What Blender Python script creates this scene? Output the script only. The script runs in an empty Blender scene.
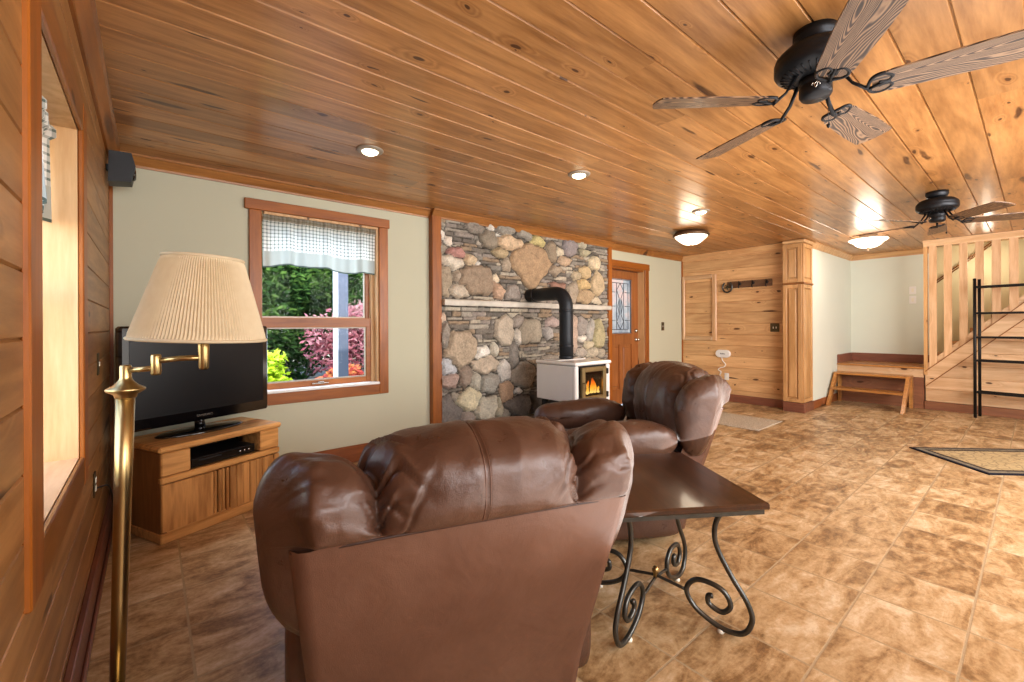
import bpy, bmesh, math, random
import numpy as np
from mathutils import Vector, Matrix, Euler, noise
random.seed(7)
PI = math.pi
C = bpy.context.scene.collection
R = math.radians

# ------------------------------------------------------------------ helpers
def lin(h):
    h = h.lstrip('#')
    o = []
    for i in (0, 2, 4):
        c = int(h[i:i+2], 16) / 255
        o.append(c/12.92 if c <= .04045 else ((c+.055)/1.055)**2.4)
    return (o[0], o[1], o[2], 1)

class MB:
    def __init__(s):
        s.v = []; s.f = []; s.c = []; s.col = (0, 0, 0); s.sm = []
    def add(s, vs, fs, smooth=False):
        b = len(s.v)
        s.v += [tuple(p) for p in vs]
        s.c += [s.col]*len(vs)
        s.f += [tuple(b+i for i in f) for f in fs]
        s.sm += [smooth]*len(fs)
        return s
    def rnd(s):
        s.col = (random.random(), random.random(), random.random()); return s
    def box(s, x0, x1, y0, y1, z0, z1, bev=0.0):
        if x0 > x1: x0, x1 = x1, x0
        if y0 > y1: y0, y1 = y1, y0
        if z0 > z1: z0, z1 = z1, z0
        b = min(bev, (x1-x0)*.45, (y1-y0)*.45, (z1-z0)*.45)
        if b <= 0:
            vs = [(x, y, z) for x in (x0, x1) for y in (y0, y1) for z in (z0, z1)]
            return s.add(vs, [(0,1,3,2),(4,6,7,5),(0,4,5,1),(2,3,7,6),(0,2,6,4),(1,5,7,3)])
        vs = []; idx = {}
        for i, X in enumerate((x0, x1)):
            for j, Y in enumerate((y0, y1)):
                for k, Z in enumerate((z0, z1)):
                    sx, sy, sz = (b if i == 0 else -b), (b if j == 0 else -b), (b if k == 0 else -b)
                    idx[i,j,k,0] = len(vs); vs.append((X, Y+sy, Z+sz))
                    idx[i,j,k,1] = len(vs); vs.append((X+sx, Y, Z+sz))
                    idx[i,j,k,2] = len(vs); vs.append((X+sx, Y+sy, Z))
        I = lambda i,j,k,a: idx[i,j,k,a]
        fs = []
        for i in (0,1):
            q = [I(i,0,0,0), I(i,1,0,0), I(i,1,1,0), I(i,0,1,0)]; fs.append(q if i else q[::-1])
            q = [I(0,i,0,1), I(0,i,1,1), I(1,i,1,1), I(1,i,0,1)]; fs.append(q if i else q[::-1])
            q = [I(0,0,i,2), I(1,0,i,2), I(1,1,i,2), I(0,1,i,2)]; fs.append(q if i else q[::-1])
        for a in (0,1):
            for c in (0,1):
                q = [I(a,c,0,0), I(a,c,1,0), I(a,c,1,1), I(a,c,0,1)]; fs.append(q if (a ^ c) else q[::-1])
                q = [I(a,0,c,0), I(a,0,c,2), I(a,1,c,2), I(a,1,c,0)]; fs.append(q if (a ^ c) else q[::-1])
                q = [I(0,a,c,1), I(1,a,c,1), I(1,a,c,2), I(0,a,c,2)]; fs.append(q if (a ^ c) else q[::-1])
        for i in (0,1):
            for j in (0,1):
                for k in (0,1):
                    q = [I(i,j,k,0), I(i,j,k,1), I(i,j,k,2)]; fs.append(q if (i+j+k) % 2 else q[::-1])
        return s.add(vs, fs)
    def tube(s, pts, r, n=10, closed=False, cap=True):
        P = [Vector(p) for p in pts]; m = len(P)
        rf = r if callable(r) else (lambda t: r)
        T = []
        for i in range(m):
            a = P[(i-1) % m] if (closed or i > 0) else P[i]
            b = P[(i+1) % m] if (closed or i < m-1) else P[i]
            t = (b-a)
            T.append(t.normalized() if t.length > 1e-9 else Vector((0,0,1)))
        up = Vector((0,0,1)) if abs(T[0].z) < .9 else Vector((1,0,0))
        N = (up - T[0]*up.dot(T[0])).normalized()
        vs = []
        for i in range(m):
            N = (N - T[i]*N.dot(T[i]))
            N = N.normalized() if N.length > 1e-6 else T[i].orthogonal().normalized()
            B = T[i].cross(N)
            rr = rf(i/max(1, m-1))
            for k in range(n):
                a = 2*PI*k/n
                vs.append(P[i] + (N*math.cos(a)+B*math.sin(a))*rr)
        fs = []
        for i in range(m if closed else m-1):
            j = (i+1) % m
            for k in range(n):
                fs.append((i*n+k, i*n+(k+1) % n, j*n+(k+1) % n, j*n+k))
        if cap and not closed:
            fs.append(tuple(range(n))[::-1]); fs.append(tuple((m-1)*n+k for k in range(n)))
        return s.add(vs, fs, True)
    def lathe(s, prof, n=32, o=(0,0,0), axis='Z', sx=1, sy=1):
        vs = []; m = len(prof)
        for r, z in prof:
            for k in range(n):
                a = 2*PI*k/n
                p = (r*math.cos(a)*sx, r*math.sin(a)*sy, z)
                if axis == 'Y': p = (p[0], p[2], -p[1])
                if axis == 'X': p = (p[2], p[1], -p[0])
                vs.append((p[0]+o[0], p[1]+o[1], p[2]+o[2]))
        fs = []
        for i in range(m-1):
            for k in range(n):
                fs.append((i*n+k, i*n+(k+1) % n, (i+1)*n+(k+1) % n, (i+1)*n+k))
        if prof[0][0] > 1e-6: fs.append(tuple(range(n))[::-1])
        if prof[-1][0] > 1e-6: fs.append(tuple((m-1)*n+k for k in range(n)))
        return s.add(vs, fs, True)
    def prism(s, poly, a0, a1, axis='Y', smooth=False):
        # poly: 2D list; extruded along axis
        n = len(poly); vs = []
        for a in (a0, a1):
            for p, q in poly:
                vs.append({'X': (a, p, q), 'Y': (p, a, q), 'Z': (p, q, a)}[axis])
        fs = [tuple(range(n)), tuple(range(2*n-1, n-1, -1))]
        b = len(s.v)
        s.add(vs, fs)
        s.add([], [])
        for i in range(n):
            j = (i+1) % n
            s.f.append((b+i, b+n+i, b+n+j, b+j)); s.sm.append(smooth)
        return s
    def grid(s, fn, nu, nv, wrapu=False, wrapv=False, smooth=True):
        vs = [fn(i, j) for i in range(nu) for j in range(nv)]
        fs = []
        for i in range(nu if wrapu else nu-1):
            for j in range(nv if wrapv else nv-1):
                a, b = (i+1) % nu, (j+1) % nv
                fs.append((i*nv+j, a*nv+j, a*nv+b, i*nv+b))
        return s.add(vs, fs, smooth)
    def build(s, name, mat, parent=None, autosm=None):
        me = bpy.data.meshes.new(name)
        me.from_pydata(s.v, [], s.f)
        me.polygons.foreach_set('use_smooth', s.sm)
        if any(c != (0,0,0) for c in s.c):
            at = me.attributes.new('rnd', 'FLOAT_COLOR', 'POINT')
            at.data.foreach_set('color', np.array([(c[0], c[1], c[2], 1) for c in s.c], dtype=np.float32).ravel())
        bm = bmesh.new(); bm.from_mesh(me)
        bmesh.ops.recalc_face_normals(bm, faces=bm.faces)
        bm.to_mesh(me); bm.free()
        me.materials.append(mat)
        o = bpy.data.objects.new(name, me); C.objects.link(o)
        if parent: o.parent = parent
        return o

def tag(o, label, cat, group=None, kind=None):
    o['label'] = label; o['category'] = cat
    if group: o['group'] = group
    if kind: o['kind'] = kind
    return o
def thing(name, label, cat, loc=(0,0,0), rz=0, group=None, kind=None):
    o = bpy.data.objects.new(name, None); C.objects.link(o)
    o.location = loc; o.rotation_euler = (0,0,rz); o.empty_display_size = .05
    return tag(o, label, cat, group, kind)
def struct(o):
    o['kind'] = 'structure'; return o
def empty(name, kind='structure', loc=(0,0,0)):
    o = bpy.data.objects.new(name, None); C.objects.link(o); o.location = loc
    o.empty_display_size = .05
    if kind: o['kind'] = kind
    return o
def dup(root, loc, rz, label, group=None):
    def rec(o, par):
        c = o.copy(); C.objects.link(c)
        if par is not None: c.parent = par
        for ch in list(o.children): rec(ch, c)
        return c
    r = rec(root, None); r.location = loc; r.rotation_euler = (0,0,rz); r['label'] = label
    if group: r['group'] = group
    return r
def catmull(pts, n, closed=False):
    P = [Vector(p) for p in pts]; m = len(P); out = []
    segs = m if closed else m-1
    for i in range(segs):
        p0 = P[(i-1) % m] if (closed or i > 0) else P[i]*2-P[i+1]
        p1 = P[i]; p2 = P[(i+1) % m]
        p3 = P[(i+2) % m] if (closed or i+2 < m) else P[i+1]*2-P[i]
        for k in range(n):
            t = k/n
            out.append(.5*((2*p1)+(p2-p0)*t+(2*p0-5*p1+4*p2-p3)*t*t+(3*p1-p0-3*p2+p3)*t**3))
    if not closed: out.append(P[-1].copy())
    return out
def sstep(a, b, x):
    t = max(0, min(1, (x-a)/(b-a))); return t*t*(3-2*t)

# ------------------------------------------------------------------ materials
class NT:
    def __init__(s, name):
        s.m = bpy.data.materials.new(name); s.m.use_nodes = True
        s.t = s.m.node_tree; s.t.nodes.clear()
        s.out = s.t.nodes.new('ShaderNodeOutputMaterial')
    def n(s, typ, **k):
        nd = s.t.nodes.new('ShaderNode'+typ)
        for a, v in k.items():
            if a.startswith('i_'):
                key = a[2:].replace('_', ' ')
                nd.inputs[int(key) if key.isdigit() else key].default_value = v
            else: setattr(nd, a, v)
        return nd
    def l(s, a, b): s.t.links.new(a, b)
    def set(s, inp, v):
        if isinstance(v, bpy.types.NodeSocket): s.l(v, inp)
        else: inp.default_value = v
    def math(s, op, a, b=None, c=None, clamp=False):
        nd = s.n('Math', operation=op); nd.use_clamp = clamp
        for i, v in enumerate((a, b, c)):
            if v is not None: s.set(nd.inputs[i], v)
        return nd.outputs[0]
    def vmath(s, op, a, b=None):
        nd = s.n('VectorMath', operation=op)
        s.set(nd.inputs[0], a)
        if b is not None: s.set(nd.inputs[1], b)
        return nd.outputs[0]
    def mix(s, fac, a, b, blend='MIX'):
        nd = s.n('Mix', data_type='RGBA', blend_type=blend)
        s.set(nd.inputs[0], fac); s.set(nd.inputs[6], a); s.set(nd.inputs[7], b)
        return nd.outputs[2]
    def noise(s, vec, scale, detail=4, rough=.55, dist=0):
        nd = s.n('TexNoise'); s.l(vec, nd.inputs['Vector'])
        nd.inputs['Scale'].default_value = scale; nd.inputs['Detail'].default_value = detail
        nd.inputs['Roughness'].default_value = rough; nd.inputs['Distortion'].default_value = dist
        return nd.outputs['Fac']
    def ramp(s, fac, stops):
        nd = s.n('ValToRGB'); s.l(fac, nd.inputs[0]); e = nd.color_ramp.elements
        while len(e) < len(stops): e.new(.5)
        for i, (p, c) in enumerate(stops):
            e[i].position = p; e[i].color = c if not isinstance(c, (int, float)) else (c, c, c, 1)
        return nd.outputs[0]
    def mapr(s, v, a, b, c=0, d=1, smooth=False):
        nd = s.n('MapRange'); nd.clamp = True
        if smooth: nd.interpolation_type = 'SMOOTHSTEP'
        s.set(nd.inputs[0], v)
        for i, x in enumerate((a, b, c, d)): nd.inputs[1+i].default_value = x
        return nd.outputs[0]
    def bump(s, h, strength=.3, dist=.01):
        nd = s.n('Bump'); nd.inputs['Strength'].default_value = strength
        nd.inputs['Distance'].default_value = dist; s.l(h, nd.inputs['Height']); return nd.outputs[0]
    def bsdf(s, col, rough=.5, metal=0, normal=None, coat=0, coat_r=.1, spec=.5, **k):
        nd = s.n('BsdfPrincipled')
        s.set(nd.inputs['Base Color'], col); s.set(nd.inputs['Roughness'], rough)
        nd.inputs['Metallic'].default_value = metal
        nd.inputs['Specular IOR Level'].default_value = spec
        nd.inputs['Coat Weight'].default_value = coat; nd.inputs['Coat Roughness'].default_value = coat_r
        if normal is not None: s.l(normal, nd.inputs['Normal'])
        for a, v in k.items(): s.set(nd.inputs[a.replace('_', ' ')], v)
        s.l(nd.outputs[0], s.out.inputs[0]); s.last = nd
        return s.m
    def obj(s): return s.n('TexCoord').outputs['Object']

def plain(name, col, rough=.5, metal=0, coat=0, var=.06, vscale=8, bump=0, bscale=80, spec=.5):
    t = NT(name); o = t.obj(); c = lin(col)
    v = t.noise(o, vscale, 3)
    dark = tuple(x*(1-var*2) for x in c[:3])+(1,); light = tuple(min(1, x*(1+var*2)) for x in c[:3])+(1,)
    cc = t.mix(v, dark, light)
    nm = t.bump(t.noise(o, bscale, 3), bump, .004) if bump else None
    return t.bsdf(cc, rough, metal, nm, coat, spec=spec)

def wood(name, light, dark, axis='X', knots=.5, rough=.35, coat=.0, gscale=1.0, tint=.25, kcol='#42220f', kscale=2.2, ring=.5, coat_r=.12):
    t = NT(name); o = t.obj()
    at = t.n('Attribute', attribute_name='rnd')
    off = t.vmath('MULTIPLY', at.outputs['Vector'], (13.0, 17.0, 11.0))
    p = t.vmath('ADD', o, off)
    al = {'X': (.1, 1, 1), 'Y': (1, .1, 1), 'Z': (1, 1, .1)}[axis]
    ps = t.vmath('MULTIPLY', p, al)
    # knots
    sx = t.n('SeparateXYZ'); t.l(p, sx.inputs[0])
    ia = 'XYZ'.index(axis); ib, ic = [q for q in (0, 1, 2) if q != ia]
    cmb = t.n('CombineXYZ'); t.l(t.math('MULTIPLY', sx.outputs[ia], .42), cmb.inputs[0])
    t.l(t.math('ADD', sx.outputs[ib], sx.outputs[ic]), cmb.inputs[1])
    pk = cmb.outputs[0]
    wob = t.n('TexNoise'); t.l(pk, wob.inputs['Vector']); wob.inputs['Scale'].default_value = 9
    pk2 = t.vmath('ADD', pk, t.vmath('MULTIPLY', wob.outputs['Color'], (.06, .06, .06)))
    vo = t.n('TexVoronoi', feature='F1', voronoi_dimensions='2D'); t.l(pk2, vo.inputs['Vector']); vo.inputs['Scale'].default_value = kscale
    sep = t.n('SeparateColor'); t.l(vo.outputs['Color'], sep.inputs[0])
    has = t.math('LESS_THAN', sep.outputs[0], knots)
    size = t.math('MULTIPLY_ADD', t.math('POWER', sep.outputs[1], 2.0), .055, .016)
    d = t.math('DIVIDE', vo.outputs['Distance'], size)
    km = t.math('MULTIPLY', t.mapr(d, .75, 1.15, 1, 0, True), has)
    halo = t.math('MULTIPLY', t.mapr(d, .8, 4.5, 1, 0, True), has)
    # long dark pitch streaks
    sv = t.vmath('MULTIPLY', pk2, (.45, 1.5, 1))
    v2 = t.n('TexVoronoi', feature='F1', voronoi_dimensions='2D'); t.l(sv, v2.inputs['Vector']); v2.inputs['Scale'].default_value = kscale*.62
    se2 = t.n('SeparateColor'); t.l(v2.outputs['Color'], se2.inputs[0])
    has2 = t.math('LESS_THAN', se2.outputs[0], knots*.85)
    d2 = t.math('DIVIDE', v2.outputs['Distance'], t.math('MULTIPLY_ADD', se2.outputs[1], .075, .02))
    sm = t.math('MULTIPLY', t.mapr(d2, .5, 1.2, 1, 0, True), has2)
    # grain
    g1 = t.noise(ps, 3.2*gscale, 3, .5)
    con = t.math('MULTIPLY_ADD', halo, .22, g1)
    ringw = t.math('SINE', t.math('MULTIPLY', con, 55.0))
    ringv = t.mapr(ringw, -1, 1, 0, 1)
    fine = t.noise(t.vmath('MULTIPLY', ps, (1, 1, 1)), 60*gscale, 5, .65)
    big = t.noise(p, 1.3, 2)
    f = t.math('ADD', t.math('MULTIPLY', ringv, .34*ring), t.math('MULTIPLY', fine, .62))
    f = t.math('ADD', f, t.math('MULTIPLY', big, .42))
    f = t.math('ADD', f, t.math('MULTIPLY_ADD', t.n('SeparateColor').outputs[0] if False else at.outputs['Fac'], 0, 0))
    f = t.mapr(f, .36, .90)
    col = t.mix(f, lin(dark), lin(light))
    s2 = t.n('SeparateXYZ'); t.l(at.outputs['Vector'], s2.inputs[0])
    tv = t.math('MULTIPLY_ADD', s2.outputs[1], tint*2, 1-tint)
    hsv = t.n('HueSaturation'); t.l(col, hsv.inputs['Color']); t.l(tv, hsv.inputs['Value'])
    hsv.inputs['Saturation'].default_value = 1.0
    col = t.mix(t.math('MULTIPLY', halo, .35), hsv.outputs[0], lin(dark))
    col = t.mix(t.math('MULTIPLY', km, .9), col, lin(kcol))
    col = t.mix(t.math('MULTIPLY', sm, t.mapr(fine, .33, .55, .55, .97)), col, lin(kcol))
    nm = t.bump(t.math('ADD', fine, t.math('MULTIPLY', km, -.6)), .08, .004)
    return t.bsdf(col, rough, 0, nm, coat, coat_r)

M = {}
M['groove'] = plain('ceiling_groove', '#3a2412', .8)
M['ceil'] = wood('varnished_pine_ceiling', '#cb9860', '#906235', 'X', .85, .32, .26, tint=.2, kscale=4.8, ring=.6, coat_r=.2)
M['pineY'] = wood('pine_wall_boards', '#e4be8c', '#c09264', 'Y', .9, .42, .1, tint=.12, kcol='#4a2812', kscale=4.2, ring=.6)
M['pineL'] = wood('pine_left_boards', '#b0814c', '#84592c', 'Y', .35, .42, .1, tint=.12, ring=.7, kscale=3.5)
M['pinePaleY'] = wood('pine_stair_boards', '#e0c09a', '#c29a70', 'Y', .4, .42, .1, tint=.12, ring=.6, kscale=4)
M['pinePaleZ'] = wood('pine_baluster', '#dfbc94', '#bf946a', 'Z', .25, .42, .1, tint=.12, ring=.6)
M['pineZ'] = wood('pine_upright', '#d2a672', '#ab7f4e', 'Z', .25, .4, .1, tint=.1, ring=.6)
M['revealZ'] = wood('pine_reveal', '#d8b486', '#bd915f', 'Z', .9, .45, .05, tint=.05, ring=.7, kscale=3)
M['trimX'] = wood('stained_trim_x', '#b0681f', '#824812', 'X', .2, .42, .05, tint=.1)
M['crown'] = wood('crown_wood', '#bd8346', '#8a5a2c', 'X', .3, .4, .08, tint=.1)
M['trimY'] = wood('stained_trim_y', '#a4692f', '#7a4a1e', 'Y', .2, .35, .15, tint=.1)
M['trimZ'] = wood('stained_trim_z', '#b0681f', '#824812', 'Z', .25, .42, .05, tint=.1)
M['baseY'] = wood('baseboard_wood_y', '#946049', '#704535', 'Y', .1, .4, .1, tint=.08)
M['baseX'] = wood('baseboard_wood_x', '#9c5a2c', '#733c18', 'X', .3, .4, .1, tint=.08)
M['door'] = wood('door_wood', '#ab6f3d', '#875128', 'Z', 0, .38, .15, tint=.08)
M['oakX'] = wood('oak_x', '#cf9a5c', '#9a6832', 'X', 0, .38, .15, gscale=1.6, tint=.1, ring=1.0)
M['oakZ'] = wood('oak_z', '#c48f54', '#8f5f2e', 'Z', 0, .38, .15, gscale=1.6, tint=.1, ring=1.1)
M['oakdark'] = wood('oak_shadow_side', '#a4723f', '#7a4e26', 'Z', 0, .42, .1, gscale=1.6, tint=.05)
M['oaktread'] = wood('oak_tread', '#c08b4f', '#93602c', 'Y', 0, .35, .2, gscale=1.5, tint=.1)
M['purpleY'] = wood('landing_board', '#a0704f', '#7d503a', 'Y', .1, .4, .1, tint=.1)
M['tabletop'] = wood('walnut_tabletop', '#4f2e18', '#2f1a0c', 'X', 0, .3, .25, gscale=1.5, tint=.05, coat_r=.08)
def blade_mat():
    t = NT('fan_blade_wood'); o = t.obj()
    ps = t.vmath('MULTIPLY', o, (.16, 1, 1))
    g = t.noise(ps, 7, 2, .45)
    w_ = t.mapr(t.math('SINE', t.math('MULTIPLY', g, 330.0)), -.8, .8)
    fi = t.noise(ps, 90, 4, .6)
    f = t.math('MULTIPLY_ADD', w_, .65, t.math('MULTIPLY', fi, .5))
    c = t.ramp(f, [(.2, lin('#2c2019')), (.55, lin('#5f493a')), (.95, lin('#967a5e'))])
    return t.bsdf(c, .42, 0, t.bump(w_, .1, .003), .05)
M['blade'] = blade_mat()
M['rustic'] = wood('rustic_board', '#8d6a4a', '#5c412c', 'Y', .3, .6, 0, tint=.1)
M['bark'] = plain('bark', '#4b3f36', .9, var=.2, bump=.6, bscale=30)
M['sage'] = plain('sage_painted_drywall', '#c2c1aa', .75, var=.015, vscale=2, bump=.05, bscale=200)
M['mint'] = plain('mint_painted_drywall', '#d9ded2', .75, var=.015, vscale=2, bump=.05, bscale=200)
M['stairwall'] = plain('stairwell_paint', '#cdbf98', .8, var=.03, vscale=2)
M['black'] = plain('black_plastic', '#131315', .4, var=.1)
M['blackmetal'] = plain('black_fan_metal', '#26272a', .42, metal=.6, var=.1, vscale=20)
M['rackmetal'] = plain('black_rack_wire', '#1e1d1d', .45, metal=.4, var=.1)
M['pipe'] = plain('matte_black_stovepipe', '#23272c', .5, metal=.3, var=.12, vscale=6)
M['iron'] = plain('brushed_wrought_iron', '#5a5b58', .35, metal=.85, var=.2, vscale=25)
M['brass'] = plain('aged_brass', '#b59c6c', .3, metal=1, var=.08, vscale=10)
M['antique'] = plain('antique_brass_plate', '#5f5640', .4, metal=.7, var=.15, vscale=60)
M['chrome'] = plain('satin_metal', '#c8c5be', .25, metal=1, var=.05)
M['bronze'] = plain('bronze_rim', '#6d5742', .45, metal=.6, var=.12, vscale=20)
M['whiteplastic'] = plain('white_plastic', '#e8e8e6', .4, var=.02)
M['ivory'] = plain('ivory_plate', '#e9e6d8', .4, var=.02)
M['grey'] = plain('grey_can_trim', '#a59b8c', .45, metal=.3, var=.05)
M['enamel'] = plain('white_enamel', '#e6e6e4', .18, var=.02, coat=.4)
M['stoveblack'] = plain('black_cast_iron', '#1d1b1a', .5, var=.2, metal=.2)
M['goldtrim'] = plain('gold_door_frame', '#8f7d58', .45, metal=.7, var=.1)
M['mantel'] = plain('pale_slate_mantel', '#cdc8bc', .7, var=.15, vscale=9, bump=.4, bscale=40)
M['postgrey'] = plain('grey_post', '#5b6272', .8, var=.05)
M['postwhite'] = plain('white_post_edge', '#e8e8ea', .7, var=.02)
M['soil'] = plain('garden_soil', '#5d5444', .95, var=.3, vscale=3, bump=.5, bscale=20)
M['darkframe'] = plain('dark_gap', '#0e0b09', .9, var=.1)

def leather(name, c1, c2, rough=.36, wr=.5):
    t = NT(name); o = t.obj()
    n1 = t.noise(o, 3.0, 4); n2 = t.noise(o, 14, 5, .6)
    f = t.mapr(t.math('MULTIPLY_ADD', n2, .4, t.math('MULTIPLY', n1, .6)), .3, .7)
    col = t.mix(f, lin(c1), lin(c2))
    vo = t.n('TexVoronoi', feature='DISTANCE_TO_EDGE'); t.l(o, vo.inputs['Vector']); vo.inputs['Scale'].default_value = 240
    h = t.math('MULTIPLY_ADD', t.mapr(vo.outputs['Distance'], 0, .12), .05, t.math('MULTIPLY', n2, wr))
    wv = t.noise(o, 7, 3, .5, 1.2)
    h = t.math('MULTIPLY_ADD', wv, wr*1.8, h)
    nm = t.bump(h, .35, .012)
    rr = t.mapr(n2, .3, .7, rough-.06, rough+.1)
    return t.bsdf(col, rr, 0, nm, .12, .25)
M['leather'] = leather('brown_leather', '#463026', '#614536', .32, .9)
M['leatherback'] = leather('brown_leather_back', '#5e3f31', '#70503f', .42, .45)
M['leatherseam'] = plain('leather_seam', '#3a241b', .5, var=.1)

# floor tile
def tile_mat():
    t = NT('slate_look_tile'); o = t.obj()
    S = .347
    p = t.vmath('DIVIDE', t.vmath('SUBTRACT', o, (.12, .532, 0)), (S, S, 1))
    fl = t.vmath('FLOOR', p); fr = t.vmath('FRACTION', p)
    sp = t.n('SeparateXYZ'); t.l(fr, sp.inputs[0])
    def edge(v): return t.math('MINIMUM', v, t.math('SUBTRACT', 1.0, v))
    e = t.math('MINIMUM', edge(sp.outputs[0]), edge(sp.outputs[1]))
    grout = t.mapr(e, .009, .016, 1, 0, True)
    wn = t.n('TexWhiteNoise', noise_dimensions='2D'); t.l(fl, wn.inputs['Vector'])
    ov = t.vmath('ADD', t.vmath('MULTIPLY', o, (1, 1, 1)), t.vmath('MULTIPLY', wn.outputs['Color'], (9, 9, 9)))
    # streaks run diagonally
    mp = t.n('Mapping'); t.l(ov, mp.inputs[0]); mp.inputs['Rotation'].default_value = (0, 0, R(62)); mp.inputs['Scale'].default_value = (.9, 2.1, 1)
    n1 = t.noise(mp.outputs[0], 3.4, 9, .68, .9)
    n2 = t.noise(mp.outputs[0], 9, 6, .65, .4)
    n3 = t.noise(ov, 48, 5, .7)
    f = t.math('ADD', t.math('MULTIPLY', n1, .56), t.math('ADD', t.math('MULTIPLY', n2, .26), t.math('MULTIPLY', n3, .18)))
    s2 = t.n('SeparateColor'); t.l(wn.outputs['Color'], s2.inputs[0])
    f = t.math('ADD', f, t.math('MULTIPLY_ADD', s2.outputs[2], .07, -.035))
    col = t.ramp(f, [(.36, lin('#694f36')), (.44, lin('#94754f')), (.495, lin('#b4966d')), (.55, lin('#c6ab84')), (.64, lin('#ddcbad'))])
    pit = t.mapr(t.noise(mp.outputs[0], 24, 5, .75, .5), .62, .74)
    col = t.mix(t.math('MULTIPLY', pit, .5), col, lin('#5f4224'))
    gn = t.noise(o, 60, 2)
    gc = t.mix(gn, lin('#a08c6d'), lin('#bda988'))
    col = t.mix(grout, col, gc)
    step = t.math('SNAP', n1, .09)
    h = t.math('MULTIPLY_ADD', n2, .5, t.math('MULTIPLY_ADD', n3, .2, t.math('MULTIPLY', step, 1.4)))
    h = t.math('MULTIPLY_ADD', grout, -1.0, h)
    nm = t.bump(h, .22, .006)
    rr = t.mix(grout, t.mix(n2, (.3, .3, .3, 1), (.48, .48, .48, 1)), (.85, .85, .85, 1))
    return t.bsdf(col, rr, 0, nm, 0)
M['tile'] = tile_mat()

def stone_mat():
    t = NT('field_stone'); o = t.obj()
    at = t.n('Attribute', attribute_name='rnd')
    n1 = t.noise(o, 12, 6, .65, .5); n2 = t.noise(o, 55, 5, .7)
    v = t.math('MULTIPLY_ADD', n1, 1.0, t.math('MULTIPLY_ADD', n2, 1.2, -.10))
    hs = t.n('HueSaturation'); t.l(at.outputs['Color'], hs.inputs['Color']); t.l(v, hs.inputs['Value'])
    nm = t.bump(t.math('MULTIPLY_ADD', n2, .5, n1), 1.0, .03)
    return t.bsdf(hs.outputs[0], .75, 0, nm, 0, spec=.3)
M['stone'] = stone_mat()

def flag_mat():
    t = NT('dark_flagstone'); o = t.obj()
    vo = t.n('TexVoronoi', feature='DISTANCE_TO_EDGE'); t.l(o, vo.inputs['Vector']); vo.inputs['Scale'].default_value = 3
    vc = t.n('TexVoronoi'); t.l(o, vc.inputs['Vector']); vc.inputs['Scale'].default_value = 3
    n = t.noise(o, 14, 6, .65)
    col = t.mix(n, lin('#55504a'), lin('#8a8378'))
    col = t.mix(t.mapr(vo.outputs['Distance'], .02, .06, 1, 0), col, lin('#8f8678'))
    nm = t.bump(t.math('ADD', n, t.mapr(vo.outputs['Distance'], 0, .06)), .5, .02)
    return t.bsdf(col, .55, 0, nm)
M['flag'] = flag_mat()

def emit(name, col, st):
    t = NT(name); e = t.n('Emission'); e.inputs[0].default_value = lin(col); e.inputs[1].default_value = st
    t.l(e.outputs[0], t.out.inputs[0]); return t.m
def lampglass(name, col, st):
    t = NT(name); o = t.obj()
    lw = t.n('LayerWeight'); lw.inputs[0].default_value = .4
    e = t.math('MULTIPLY_ADD', t.math('SUBTRACT', 1.0, lw.outputs['Facing']), st*.7, st*.4)
    return t.bsdf(lin('#f4ead8'), .3, 0, None, 0, Emission_Color=lin(col), Emission_Strength=e)
M['domeglass'] = lampglass('lit_dome_glass', '#fff0d8', 3.2)
M['canlens'] = lampglass('lit_can_lens', '#fff3cf', 11)
def flame_mat():
    t = NT('stove_flame'); o = t.obj()
    sp = t.n('SeparateXYZ'); t.l(t.n('TexCoord').outputs['Generated'], sp.inputs[0])
    c = t.ramp(sp.outputs[2], [(0, lin('#ffe9a0')), (.35, lin('#ffc040')), (.7, lin('#f07a10')), (1, lin('#a83205'))])
    e = t.n('Emission'); t.l(c, e.inputs[0]); e.inputs[1].default_value = 2.2
    t.l(e.outputs[0], t.out.inputs[0]); return t.m
M['flame'] = flame_mat()

def glass_mat(name='window_glass', tint=(1,1,1,1), refl=.002):
    t = NT(name)
    a = t.n('BsdfTransparent'); a.inputs[0].default_value = tint
    b = t.n('BsdfGlossy'); b.inputs['Roughness'].default_value = .02
    mx = t.n('MixShader'); mx.inputs[0].default_value = refl
    t.l(a.outputs[0], mx.inputs[1]); t.l(b.outputs[0], mx.inputs[2]); t.l(mx.outputs[0], t.out.inputs[0])
    return t.m
M['glass'] = glass_mat()
M['stoveglass'] = glass_mat('smoked_stove_glass', (.75, .7, .62, 1), .07)
def lead_glass():
    t = NT('textured_leaded_glass'); o = t.obj()
    n = t.noise(o, 22, 4, .6, 1.0); n2 = t.noise(o, 3.2, 3)
    c = t.ramp(n2, [(.35, lin('#5a6f84')), (.5, lin('#8fa0ac')), (.62, lin('#c3a9a6')), (.75, lin('#a7b7b9'))])
    c = t.mix(t.math('MULTIPLY', n, .5), c, lin('#dfe6ea'))
    nm = t.bump(n, .6, .01)
    return t.bsdf(c, .15, 0, nm, 0, Emission_Color=c, Emission_Strength=.35)
M['leadglass'] = lead_glass()
M['lead'] = plain('lead_came', '#3b3f45', .4, metal=.6)

def shade_mat():
    t = NT('pleated_cream_shade'); o = t.obj()
    n = t.noise(o, 40, 3)
    c = t.mix(n, lin('#dccbaa'), lin('#e9dbbe'))
    d = t.n('BsdfDiffuse'); t.l(c, d.inputs[0])
    tr = t.n('BsdfTranslucent'); t.l(c, tr.inputs[0])
    mx = t.n('MixShader'); mx.inputs[0].default_value = .3
    t.l(d.outputs[0], mx.inputs[1]); t.l(tr.outputs[0], mx.inputs[2]); t.l(mx.outputs[0], t.out.inputs[0])
    return t.m
M['shade'] = shade_mat()

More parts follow.
